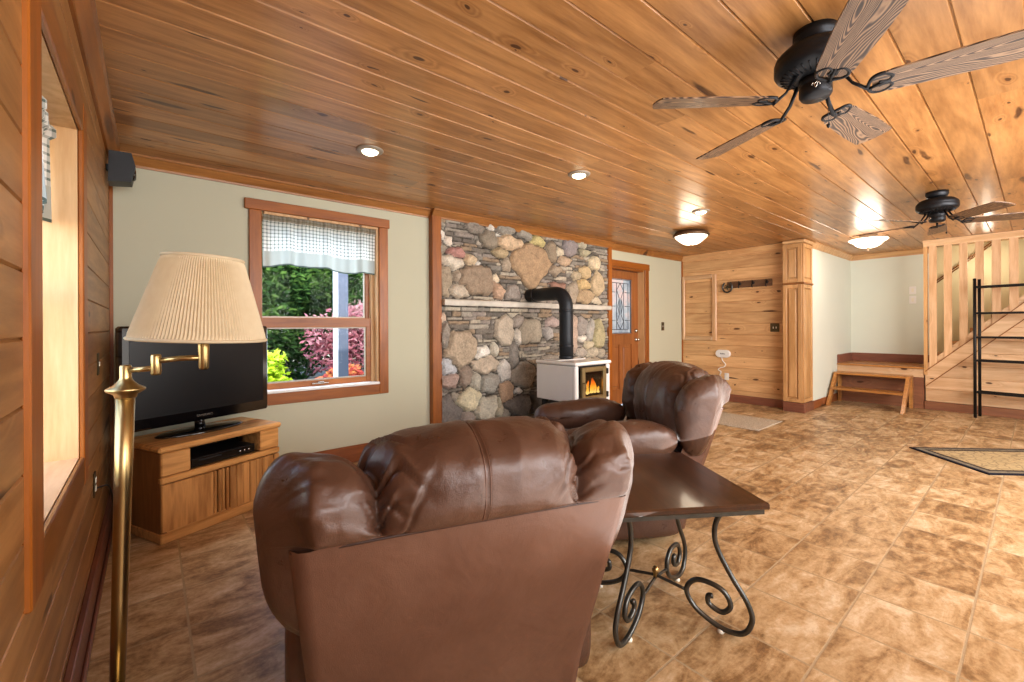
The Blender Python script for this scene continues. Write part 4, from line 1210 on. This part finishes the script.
# ---------------- side table
TBL = Vector((1.717, 1.085, 0)); TH = math.atan2(.563, .367)
tb = thing('side_table', 'dark wood side table on scrolled iron legs between the recliners', 'side table', TBL, TH)
hl, hw = .335, .30
m = MB(); m.rnd().box(-hl, hl, -hw, hw, .555, .58, .006); m.build('tabletop', M['tabletop'], tb)
m = MB()
for q in ((-hl+.015, hl-.015, -hw+.015, -hw+.03), (-hl+.015, hl-.015, hw-.03, hw-.015), (-hl+.015, -hl+.03, -hw+.03, hw-.03), (hl-.03, hl-.015, -hw+.03, hw-.03)): m.box(q[0], q[1], q[2], q[3], .535, .5545)
m.build('apron', M['iron'], tb)
curve = [(.335, .545), (.285, .508), (.248, .44), (.248, .355), (.30, .25), (.362, .155), (.378, .09), (.345, .028), (.265, .02), (.168, .065), (.132, .13), (.175, .185), (.265, .178), (.302, .125), (.272, .085), (.222, .10), (.218, .132), (.235, .138)]
cp = catmull([(a, 0, b) for a, b in curve], 6)
for ang in (47, 133, 227, 313):
    ca, sa_ = math.cos(R(ang)), math.sin(R(ang))
    m = MB(); m.tube([(p.x*ca, p.x*sa_, p.z) for p in cp], .0104, 10)
    lg_ = m.build('leg', M['iron'], tb)
    m = MB(); m.lathe([(0, 0), (.013, 0), (.014, .006), (.01, .016), (0, .016)], 14, (.265*ca, .265*sa_, 0)); m.build('foot_glide', M['ivory'], lg_)
for ang in (47, 133):
    ca, sa_ = math.cos(R(ang)), math.sin(R(ang))
    m = MB(); dz = .006 if ang == 47 else -.006
    m.tube([(.134*ca*s, .134*sa_*s, .12+dz+(.02*(1-abs(s)))) for s in np.linspace(-1, 1, 11)], .0065, 8); m.build('stretcher', M['iron'], tb)
m = MB(); m.lathe([(0, .135), (.011, .137), (.009, .15), (.014, .16), (.016, .17), (.011, .181), (0, .185)], 16); m.build('finial', M['brass'], tb)

# ---------------- recliner
def superbox(mb, c, h, e=.35, n=20, fn=None, rot=None):
    """rounded box as cube-sphere with exponent"""
    pts = {}
    vs = []; fs = []
    def P(u, v, f):
        q = {0: (1, u, v), 1: (-1, -u, v), 2: (-u, 1, v), 3: (u, -1, v), 4: (u, -v, -1) if False else (-v, u, 1), 5: (v, u, -1)}[f]
        p = 1/e if e > 0 else 99
        a = [abs(t) for t in q]
        L = (a[0]**p+a[1]**p+a[2]**p)**(1/p)
        return [q[i]/L for i in range(3)]
    for f in range(6):
        b = len(vs)
        for i in range(n+1):
            for j in range(n+1):
                u = -1+2*i/n; v = -1+2*j/n
                q = P(u, v, f)
                p = Vector((q[0]*h[0], q[1]*h[1], q[2]*h[2]))
                if fn: p = fn(p, q)
                if rot: p = rot @ p
                vs.append((c[0]+p.x, c[1]+p.y, c[2]+p.z))
        for i in range(n):
            for j in range(n):
                fs.append((b+i*(n+1)+j, b+(i+1)*(n+1)+j, b+(i+1)*(n+1)+j+1, b+i*(n+1)+j+1))
    # weld duplicates
    key = {}; remap = []; out = []
    for p in vs:
        k = (round(p[0], 5), round(p[1], 5), round(p[2], 5))
        if k not in key: key[k] = len(out); out.append(p)
        remap.append(key[k])
    ff = []
    for f in fs:
        g = []
        for i in f:
            if remap[i] not in g: g.append(remap[i])
        if len(g) > 2: ff.append(tuple(g))
    mb.add(out, ff, True)

def wr(x, y, z, s=1.0):
    return (noise.noise(Vector((x*9, y*9, z*9)))*.006 + noise.noise(Vector((x*22, y*22, z*22+5)))*.0025)*s

SEAMZ = .775
def make_recliner(label, loc, rz):
    rt_ = thing('leather_recliner', label, 'recliner', loc, rz, 'brown leather recliners')
    # --- back cushion (lofted across the width)
    sect = catmull([(0, .004, SEAMZ), (0, -.046, .792), (0, -.062, .86), (0, -.045, .925), (0, .02, .968), (0, .10, .975), (0, .19, .945), (0, .255, .875), (0, .285, .77), (0, .285, .65), (0, .26, .54), (0, .2, .495), (0, .14, .50), (0, .10, .555), (0, .06, .66)], 9, True)
    S = [(p.y, p.z) for p in sect]; nv = len(S); nu = 181
    cy_, cz_ = .12, .74
    crs = random.Random(17); CREASE = []
    for sg in (-1, 1):
        for io in (-1, 1):
            for q in range(8):
                CREASE.append((sg, io, .035+.062*q+crs.uniform(-.018, .018), crs.uniform(-.55, .65), crs.uniform(.07, .2) if io < 0 else crs.uniform(.06, .14), crs.uniform(.012, .024)))
    def bc(i, k):
        u = -1+2*i/(nu-1)
        u = math.sin(u*PI/2)*.35+u*.65
        y, z = S[k]
        t = k/nv
        e = max(0, (abs(u)-.80)/.20); s = (1-e**2.6)**(1/2.6) if e < 1 else 0
        s = max(s, .02)
        ax = abs(u)
        wing = sstep(.50, .62, ax)
        if y < 0: y = y*(1-.9*sstep(.86, 1.0, abs(u)))
        yy = cy_+(y-cy_)*s; zz = cz_+(z-cz_)*s
        # width swells forward of the rear seam
        yp = .25*(1-(min(zz, SEAMZ)-.05)/(SEAMZ-.05)); W = .438+.076*sstep(-.02, .11, yy-yp)+.012*sstep(.78, .86, zz)
        x = u*W
        n_ = Vector((y-cy_, z-cz_)); L = n_.length; n_ = n_/max(L, 1e-6)
        dv = (ax-.575)
        top = sstep(.76, .84, z) if y < .1 else 1
        d = -.078*math.exp(-abs(dv)/.062)*(.12+.88*top) - .009*math.exp(-abs(u+.045)/.013)*top
        d += -.020*wing*sstep(.85, .95, z)
        d += .022*top*math.cos(min(ax, .575)/.575*PI/2)*(1-wing)
        # gathers that leave the valleys and the outer ends
        def rg_(p): return 1-2*abs(noise.noise(Vector(p)))
        wn = rg_((t*11+dv*2.5, abs(dv)*2.2+(7 if u > 0 else 0), 2.3))*.8+.5*rg_((t*24-dv*3, abs(dv)*4, 8.1))-.6
        d += .017*top*math.exp(-abs(dv)/.11)*(1-math.exp(-abs(dv)/.012))*wn
        for (sg, io, t0, sl, ln, dep) in CREASE:
            if (u > 0) != (sg > 0) or (dv > 0) != (io > 0): continue
            q = abs(dv); dep *= 1 if io < 0 else .55
            if q > ln*1.6: continue
            w_ = .006+.028*q
            dt = (t-(t0+sl*q+.02*math.sin(q*30+t0*50)))
            d += dep*math.exp(-(q/ln)**2)*(1-math.exp(-q/.008))*(-math.exp(-(dt/w_)**2)+.55*math.exp(-((dt-w_*1.9)/(w_*1.1))**2))
        d += .006*top*(rg_((u*5+t*3, t*9-u*2, 4.4))-.3)
        en = rg_((t*22, u*3, 5.7))*.7+.6*noise.noise(Vector((t*60, u*8, 1.7)))
        d += .011*math.exp(-((ax-.86)/.09)**2)*en
        d += .006*top*noise.noise(Vector((u*3, t*7, 9.9)))
        d += wr(x, yy, zz, .5)*top
        return (x, yy+n_.x*d*s, zz+n_.y*d*s)
    m = MB(); m.grid(bc, nu, nv, wrapv=True)
    m.build('back_cushion', M['leather'], rt_)
    # welt between the cushion and the back panel
    m = MB(); m.tube([(x, .002+.03*(abs(x)/.436)**8, SEAMZ-.006-.012*(abs(x)/.436)**4) for x in np.linspace(-.436, .436, 40)], .0042, 8)
    m.build('rear_seam', M['leatherseam'], rt_)
    # stitched centre seam
    mid = min(range(nu), key=lambda i: abs((math.sin((-1+2*i/(nu-1))*PI/2)*.35+(-1+2*i/(nu-1))*.65)+.045))
    m = MB(); pts = [bc(mid, k) for k in range(1, 66)]
    for off in (-.006, .006): m.tube([(p[0]+off, p[1]+(-.002), p[2]+.002) for p in pts], .0013, 5)
    m.build('stitching', M['leatherback'], rt_)
    # --- back shell
    zb0, yb0 = .05, .25
    m = MB()
    nU, nV = 41, 33
    def sh(i, k):
        u = -1+2*i/(nU-1); v = k/(nV-1)
        z = zb0+(SEAMZ-zb0-.012*(abs(u))**4)*v; y = yb0*(1-v)+.0*v
        Wt = .398+.043*v
        e = max(0, (abs(u)-.93)/.07)
        x = u*Wt
        y += .035*(1-math.sqrt(max(0, 1-e*e))) - .014*math.sin(PI*v)*(1-u*u) + .004*noise.noise(Vector((x*5, z*5, 3)))
        y += .006*sstep(.86, 1, v)*math.sin(abs(u)*60)*sstep(.7, 1, abs(u))
        if v < .22: y -= .012*(1-v/.22)*math.exp(-((abs(u)-.95)/.08)**2)*2
        return (x, y, z)
    m.grid(sh, nU, nV)
    # sides + bottom
    for i in (0, nU-1):
        def sd(a, b, i=i):
            p = sh(i, a); w_ = b/6
            return (p[0]*(1-.03*w_*0), p[1]+w_*.15, p[2])
        m.grid(sd, nV, 7)
    m.grid(lambda a, b: (sh(a, 0)[0], sh(a, 0)[1]+b/4*.15, zb0), nU, 5)
    m.build('back_panel', M['leatherback'], rt_)
    # --- arms
    for s in (-1, 1):
        def af(p, q):
            z = p.z + .03*q[1]*q[1]*0 
            w_ = wr(p.x, p.y, p.z, 1.2)
            crease = -.012*math.exp(-((q[1]-.05)/.03)**2)*(1 if q[2] > 0 else 0)
            return Vector((p.x*(1+w_*4), p.y*(1+w_*2), p.z+ (w_*1.6 + crease) + .012*math.sin((q[1]+1)*PI*1.0)*(q[2] > 0)))
        m = MB(); superbox(m, (s*.40, .64, .58), (.122, .35, .115), .42, 22, af); ar = m.build('arm_pad', M['leather'], rt_)
        m = MB(); superbox(m, (s*.395, .61, .285), (.088, .36, .245), .16, 14, None); m.build('arm_side', M['leather'], rt_)
    # seat, footrest, base
    def sf(p, q): return Vector((p.x, p.y, p.z + .03*(1-q[0]**2)*(1-q[1]**2)*(q[2] > 0) + wr(p.x, p.y, p.z)))
    m = MB(); superbox(m, (0, .62, .40), (.285, .33, .10), .3, 18, sf); m.build('seat_cushion', M['leather'], rt_)
    m = MB(); superbox(m, (0, .955, .25), (.285, .05, .19), .3, 16, sf); m.build('footrest', M['leather'], rt_)
    m = MB(); m.box(-.36, .36, .30, .92, .03, .30, .01); m.build('base_frame', M['leatherseam'], rt_)
    for sx in (-.33, .33):
        for sy in (.33, .88):
            m = MB(); m.lathe([(0, 0), (.022, 0), (.024, .008), (.018, .03), (0, .03)], 14, (sx, sy, 0)); m.build('foot', M['ivory'], rt_)
    return rt_
rc = make_recliner('brown leather recliner seen from behind in the foreground, back panel toward us', (.638, .876, 0), R(-18))
dup(rc, (2.82, 1.53, 0), R(57), 'dark brown leather recliner turned sideways behind the side table', 'brown leather recliners')

# ---------------- ceiling fans
def blade_iron(mb):
    mb.tube([(.08, 0, -.0), (.12, 0, -.03), (.17, 0, -.028)], .009, 8)
    for s in (-1, 1):
        loop = catmull([(.165, 0, -.022), (.18, s*.042, -.016), (.215, s*.05, -.014), (.24, s*.028, -.014), (.228, s*.008, -.014), (.20, s*.012, -.016)], 5)
        mb.tube(loop, .007, 6)
    mb.tube([(.17, 0, -.026), (.235, 0, -.016)], .006, 6)
def make_fan(label, loc, rz0, dz=0):
    fn_ = thing('ceiling_fan', label, 'ceiling fan', loc, rz0, 'black five blade ceiling fans')
    m = MB(); m.lathe([(.078, 0), (.08, -.03), (.074, -.036), (.076, -.045), (.05, -.055), (.03, -.058), (.03, -.08)], 36); m.build('canopy', M['blackmetal'], fn_)
    m = MB(); m.lathe([(.03, -.055), (.07, -.06), (.118, -.075), (.142, -.098), (.148, -.115), (.146, -.12), (.148, -.125), (.148, -.15), (.14, -.165), (.11, -.18), (.07, -.19), (.055, -.197)], 48); mo = m.build('motor_housing', M['blackmetal'], fn_)
    m = MB()
    for i in range(30):
        a = 2*PI*i/30; ca, sa2 = math.cos(a), math.sin(a)
        m.tube([(.08*ca, .08*sa2, -.1885), (.125*ca, .125*sa2, -.1745)], .0035, 5)
    m.build('vent_rib', M['blackmetal'], mo)
    m = MB(); m.lathe([(.05, -.193), (.06, -.20), (.06, -.222), (.056, -.226), (.058, -.23), (.058, -.262), (.05, -.275), (0, -.279)], 36); sw_ = m.build('switch_housing', M['blackmetal'], fn_)
    m = MB(); m.tube([(.0635*math.cos(a), .0635*math.sin(a), -.246+.010*math.sin((a-2.06)*22)) for a in np.linspace(2.06, 2.5, 24)], .0022, 5)
    m.tube([(.0635*math.cos(a), .0635*math.sin(a), -.238+.004*math.cos((a-2.06)*22)) for a in np.linspace(2.15, 2.42, 14)], .0018, 5)
    m.build('emblem', M['chrome'], sw_)
    m = MB(); m.tube([(-.007, -.058, -.268), (-.007, -.06, -.38)], .0012, 5); m.lathe([(0, -.395), (.006, -.39), (.007, -.38), (0, -.374)], 10, (-.007, -.06, 0)); m.build('pull_chain', M['black'], fn_)
    for k in range(5):
        br = bpy.data.objects.new('blade', None)
        bl = MB(); nL = 18
        def bf(i, j):
            t = i/(nL-1); x = .18+t*(.66-.18)
            hw_ = .060+.013*sstep(0, .7, t)
            if t < .12: hw_ *= .55+.45*math.sqrt(t/.12)
            v = -1+2*j/6
            xe = x-(.018*v*v*sstep(.85, 1, t))
            return xe, v*hw_
        vs = []; ti = R(-12); dr = -.026
        for zz in (.003, -.003):
            for i in range(nL):
                for j in range(7):
                    x, y = bf(i, j); vs.append((x, y*math.cos(ti), y*math.sin(ti)+zz-.281+.0*x))
        fs = []
        o_ = nL*7
        for i in range(nL-1):
            for j in range(6):
                a, b, c, d = i*7+j, (i+1)*7+j, (i+1)*7+j+1, i*7+j+1
                fs += [(a, b, c, d), (o_+a, o_+d, o_+c, o_+b)]
        rim = [i*7 for i in range(nL)]+[(nL-1)*7+j for j in range(1, 7)]+[i*7+6 for i in range(nL-2, -1, -1)]+[j for j in range(5, 0, -1)]
        for q in range(len(rim)):
            a, b = rim[q], rim[(q+1) % len(rim)]; fs.append((a, b, o_+b, o_+a))
        bl.add(vs, fs)
        bo = bl.build('blade', M['blade'], fn_); bo.rotation_euler = (0, 0, 2*PI*k/5)
        bi = MB(); blade_iron(bi)
        # drop the bracket to blade height and pitch it
        bi.v = [(x, y*math.cos(ti), z+y*math.sin(ti)*sstep(.13, .19, x)-.185-.082*sstep(.08, .165, x)) for x, y, z in bi.v]
        bi.build('blade_bracket', M['blackmetal'], bo)
    return fn_
f1 = make_fan('nearest black ceiling fan with five weathered wood blades at top right', (2.12, .585, ZC), R(66))
dup(f1, (5.56, .59, ZC), R(6), 'farther black ceiling fan in front of the staircase', 'black five blade ceiling fans')

# ---------------- lights
def can(label, x, y, r=.075):
    t_ = thing('recessed_light', label, 'ceiling light', (x, y, ZC), 0, 'recessed ceiling lights')
    m = MB(); m.lathe([(r*.70, -.012), (r*.78, -.016), (r*1.1, -.010), (r*1.2, -.004), (r*1.2, 0)], 32); m.build('trim_ring', M['grey'], t_)
    m = MB(); m.lathe([(0, -.034), (r*.4, -.032), (r*.66, -.022), (r*.76, -.008), (r*.76, -.003), (0, -.003)], 28); m.build('lens', M['canlens'], t_)
    return t_
can('round recessed ceiling light above the rear window', 1.163, 2.92)
can('round recessed ceiling light in front of the stone wall', 2.639, 2.337)
can('small recessed ceiling light just ahead of the bronze dome', 4.506, 2.283)
dm = thing('dome_light', 'bronze rimmed flush dome light before the hook wall', 'ceiling light', (5.38, 2.86, ZC))
m = MB(); m.lathe([(.15, 0), (.2, -.02), (.222, -.045), (.222, -.062), (.205, -.07), (.19, -.066), (0, -.05)], 40); m.build('rim', M['bronze'], dm)
m = MB(); m.lathe([(.2, -.068), (.185, -.09), (.14, -.13), (.10, -.158), (.07, -.168), (0, -.17)], 40); m.build('glass_bowl', M['domeglass'], dm)
m = MB(); m.lathe([(0, -.18), (.008, -.178), (.01, -.17), (0, -.168)], 12); m.build('finial', M['bronze'], dm)
d2 = thing('pendant_bowl_light', 'white glass bowl light hanging below the ceiling near the landing', 'ceiling light', (7.5, 1.47, ZC))
m = MB(); m.lathe([(.1, 0), (.1, -.012), (.07, -.022), (.012, -.026), (.012, -.1), (0, -.1)], 30); m.build('ceiling_plate', M['bronze'], d2)
m = MB(); m.lathe([(.215, -.062), (.218, -.068), (.2, -.085), (.165, -.105), (.135, -.14), (.09, -.165), (.05, -.175), (0, -.178)], 40); m.build('glass_bowl', M['domeglass'], d2)
m = MB(); m.lathe([(0, -.215), (.01, -.208), (.014, -.195), (.022, -.182), (.022, -.176), (0, -.174)], 14); m.build('finial', M['bronze'], d2)

# ---------------- things on the pine wall
pf = thing('wall_frame_moulding', 'rectangular pine frame moulding fixed on the hook wall boards', 'frame', (XP, 3.755, 1.54))
def BF(mb, y0, y1, z0, z1, d=.034, bev=.010): return mb.rnd().box(-d, 0, y0-3.755, y1-3.755, z0-1.54, z1-1.54, bev)
for (y0, y1, z0, z1, mm) in ((3.985, 4.03, .985, 2.105, 'pineZ'), (3.425, 3.50, .985, 2.105, 'pineZ'), (3.50, 3.985, 2.035, 2.105, 'pineY'), (3.50, 3.985, .985, 1.055, 'pineY')):
    m = MB(); BF(m, y0, y1, z0, z1); m.build('frame_strip', M['pinePaleY' if mm=='pineY' else 'pinePaleZ'], pf)
hk = thing('hook_rack', 'rustic wooden coat hook board with an iron horseshoe on the pine wall', 'coat rack', (XP, 2.95, 1.9))
m = MB(); m.rnd().box(-.022, .006, -.37, .30, -.055, .05, .006); m.build('board', M['rustic'], hk)
for yy in (-.30, -.1, .1):
    m = MB(); m.tube([(-.02, yy, .01), (-.05, yy, 0), (-.075, yy, -.03), (-.07, yy, -.055), (-.05, yy, -.06)], .008, 6); m.tube([(-.02, yy, .01), (-.055, yy, .03), (-.065, yy, .045)], .007, 6)
    m.lathe([(0, -.032), (.02, -.03), (.024, -.022)], 12, (0, yy, .005), 'X'); m.build('hook', M['stoveblack'], hk)
m = MB(); m.tube([(-.036, .29+.075*math.cos(a), -.035+.085*math.sin(a)) for a in np.linspace(R(-235), R(55), 26)], .013, 8); shoe = m.build('horseshoe', M['iron'], hk)
m = MB()
for q in range(5):
    a = R(-90+q*72); m.tube([(-.036, .29, -.035), (-.04, .29+.05*math.cos(a), -.035+.05*math.sin(a))], lambda t: .016*(1-t)+.003, 6)
m.build('star', M['antique'], shoe)
rtm = thing('wifi_router', 'white oval router mounted on the pine wall with a dangling cord', 'router', (XP, 3.32, .775))
def stadium(L, r, n=14):
    return [(L+r*math.cos(t), r*math.sin(t)) for t in np.linspace(-PI/2, PI/2, n)]+[(-L+r*math.cos(t), r*math.sin(t)) for t in np.linspace(PI/2, 3*PI/2, n)]
m = MB()
rings = [(0, .96), (-.03, 1.0), (-.038, .97), (-.042, .88)]
P_ = [[(x, p*(1 if k_ > .99 else (abs(p)-.064*(1-k_))/max(abs(p), 1e-6)), q*k_) for p, q in stadium(.056, .064)] for x, k_ in rings]
m.grid(lambda i, k: P_[i][k], 4, len(P_[0]), wrapv=True); m.add(P_[3], [tuple(range(len(P_[3])))]); m.add(P_[0], [tuple(range(len(P_[0])))])
m.build('router_case', M['whiteplastic'], rtm)
m = MB()
for i_, (hh, zz) in enumerate(((.022, .002), (.013, -.002), (.013, -.002), (.020, .001), (.013, -.002), (.013, -.003))):
    yy = .034-i_*.0135; m.box(-.0435, -.0418, yy-.0048, yy+.0048, zz-hh/2, zz+hh/2, .001)
m.build('lettering', M['black'], rtm)
m = MB(); m.tube(catmull([(-.02, .03, -.05), (-.03, .0, -.12), (-.035, -.045, -.17), (-.03, -.02, -.215), (-.03, .05, -.24), (-.03, .075, -.27), (-.03, .03, -.30), (-.025, .05, -.345), (-.02, .05, -.36)], 6), .007, 7); m.build('cord', M['whiteplastic'], rtm)

# ---------------- rug, mat, rack
rg = MB()
def rgf(i, k):
    return (-.40+.8*i/20, -.95+1.9*k/40, .009+.002*noise.noise(Vector((i*.3, k*.3, 0))))
rg.grid(rgf, 21, 41); rg.box(-.40, .40, -.95, .95, .001, .008)
ro = rg.build('area_rug', M['rug']); 
e1 = Vector((5.79-5.356, .783-.342, 0)); ang = math.atan2(e1.y, e1.x)
cc = Vector((5.60, .55, 0)) + Vector((math.sin(ang), -math.cos(ang), 0))*.95
ro.location = (cc.x, cc.y, 0.001); ro.rotation_euler = (0, 0, ang)
tag(ro, 'patterned rug with dark border lying askew on the tile at right', 'rug')
mm = MB(); mm.box(5.48, 6.24, 2.10, 2.95, .001, .012, .004)
tag(mm.build('door_mat', M['mat']), 'pale grey woven mat on the tile behind the far recliner', 'mat')

rk = thing('wire_shelving', 'black wire shelving rack standing before the stair wall', 'shelving', (8.45, .30, 0), R(-9))
ux = (-.16, .0)
RX0, RX1, RY1, RY0 = 8.40, 8.60, .535, -.38
for (x, y) in ((RX0, RY1), (RX1, RY1), (RX0, RY0), (RX1, RY0)):
    m = MB(); m.tube([(x-8.45, y-.30, 0), (x-8.45, y-.30, 1.85)], .016, 10); m.build('upright', M['rackmetal'], rk)
for z in (.34, .76, 1.07, 1.39, 1.74):
    m = MB()
    for x in (RX0, RX1): 
        m.box(x-8.45-.006, x-8.45+.006, RY0-.30, RY1-.30, z-.014, z+.006)
    for y in (RY0, RY1): m.box(RX0-8.45, RX1-8.45, y-.30-.006, y-.30+.006, z-.014, z+.006)
    for i in range(8): 
        x = RX0+(RX1-RX0)*(i+.5)/8; m.tube([(x-8.45, RY0-.30, z+.008), (x-8.45, RY1-.30, z+.008)], .003, 5)
    for i in range(14):
        y = RY0+(RY1-RY0)*i/13; m.tube([(RX0-8.45, y-.30, z+.003), (RX1-8.45, y-.30, z+.003)], .003, 5)
    m.build('shelf', M['rackmetal'], rk)

# ---------------- camera
cam = bpy.data.cameras.new('camera'); co = bpy.data.objects.new('camera', cam); C.objects.link(co)
cam.sensor_width = 36; cam.lens = F_/1024*36; cam.shift_x = 0; cam.shift_y = -(341-CY_)/1024
fwd = Vector((math.sin(YAW), math.cos(YAW), 0)); rgt = Vector((math.cos(YAW), -math.sin(YAW), 0)); up = Vector((0, 0, 1))
c_, s_ = math.cos(ROLL), math.sin(ROLL)
r2 = rgt*c_+up*s_; u2 = -rgt*s_+up*c_
mat = Matrix((( r2.x, u2.x, -fwd.x, 0), (r2.y, u2.y, -fwd.y, 0), (r2.z, u2.z, -fwd.z, 1.25), (0, 0, 0, 1)))
co.matrix_world = mat; cam.clip_start = .02
bpy.context.scene.camera = co

# ---------------- lighting
W = bpy.data.worlds.new('World'); bpy.context.scene.world = W; W.use_nodes = True
nt = W.node_tree; bg = nt.nodes['Background']
sky = nt.nodes.new('ShaderNodeTexSky'); sky.sky_type = 'NISHITA'; sky.sun_disc = False; sky.sun_elevation = R(48); sky.sun_rotation = R(200)
nt.links.new(sky.outputs[0], bg.inputs[0]); bg.inputs[1].default_value = 1.0
def area(name, loc, target, size, power, col=(1, 1, 1), sy=None):
    l = bpy.data.lights.new(name, 'AREA'); l.energy = power; l.color = col; l.size = size
    if sy: l.shape = 'RECTANGLE'; l.size_y = sy
    o = bpy.data.objects.new(name, l); C.objects.link(o); o.location = loc
    o.rotation_euler = (Vector(target)-Vector(loc)).to_track_quat('-Z', 'Y').to_euler(); return o
def point(name, loc, power, col=(1, .85, .65), r=.08):
    l = bpy.data.lights.new(name, 'POINT'); l.energy = power; l.color = col; l.shadow_soft_size = r
    o = bpy.data.objects.new(name, l); C.objects.link(o); o.location = loc; return o
sun = bpy.data.lights.new('sun', 'SUN'); sun.energy = 4.6; sun.angle = R(1); sun.color = (1, .95, .86)
so = bpy.data.objects.new('sun', sun); C.objects.link(so); so.rotation_euler = (R(42), 0, R(25))
area('window_daylight', (1.2, YW+.75, 3.0), (1.3, 2.4, .4), 1.1, 95, (.92, .97, 1), .7)
area('left_window_daylight', (XL-.75, 1.9, 1.5), (XL+1, 2.1, 1.2), 1.0, 5, (.95, .98, 1), 1.3)
area('fill_near', (1.2, -2.4, 1.9), (2.2, 2.5, 1.0), 2.6, 150, (.98, .98, 1), 1.6)  # added fill lamp behind the camera, no such source in the room
area('fill_right', (4.6, -2.6, 1.8), (6.4, 2.5, 1.1), 4.0, 200, (.98, .98, 1), 1.5)  # added out-of-view lamp that evens out the right half
area('ceiling_fill', (2.6, .2, .9), (2.4, .6, 2.46), 4.0, 70, (1, .98, .95), 2.5)  # unseen lamp floating mid-room, added to brighten the ceiling
area('fill_far', (4.2, -1.6, 1.8), (7.6, 2.9, 1.3), 2.0, 80, (1, .97, .93), 1.4)  # extra unseen lamp put in to lift the pine wall and landing
point('dome_glow', (5.38, 2.86, 2.2), 8, r=.14); point('bowl_glow', (7.5, 1.47, 2.18), 11, (1, .9, .76), .14)
point('stairwell_fill', (9.2, .5, 2.1), 9, (1, .93, .78), .12)  # hidden point lamp added to brighten the stairwell wall
point('fire_glow', (3.68, 3.06, .62), .5, (1, .5, .15), .03)
sc_ = bpy.context.scene
sc_.view_settings.view_transform = 'Standard'; sc_.view_settings.look = 'None'; sc_.view_settings.exposure = .06; sc_.view_settings.gamma = .92
sc_.cycles.use_denoising = True
sc_.cycles.max_bounces = 8; sc_.cycles.transparent_max_bounces = 8
sc_.cycles.sample_clamp_indirect = 6
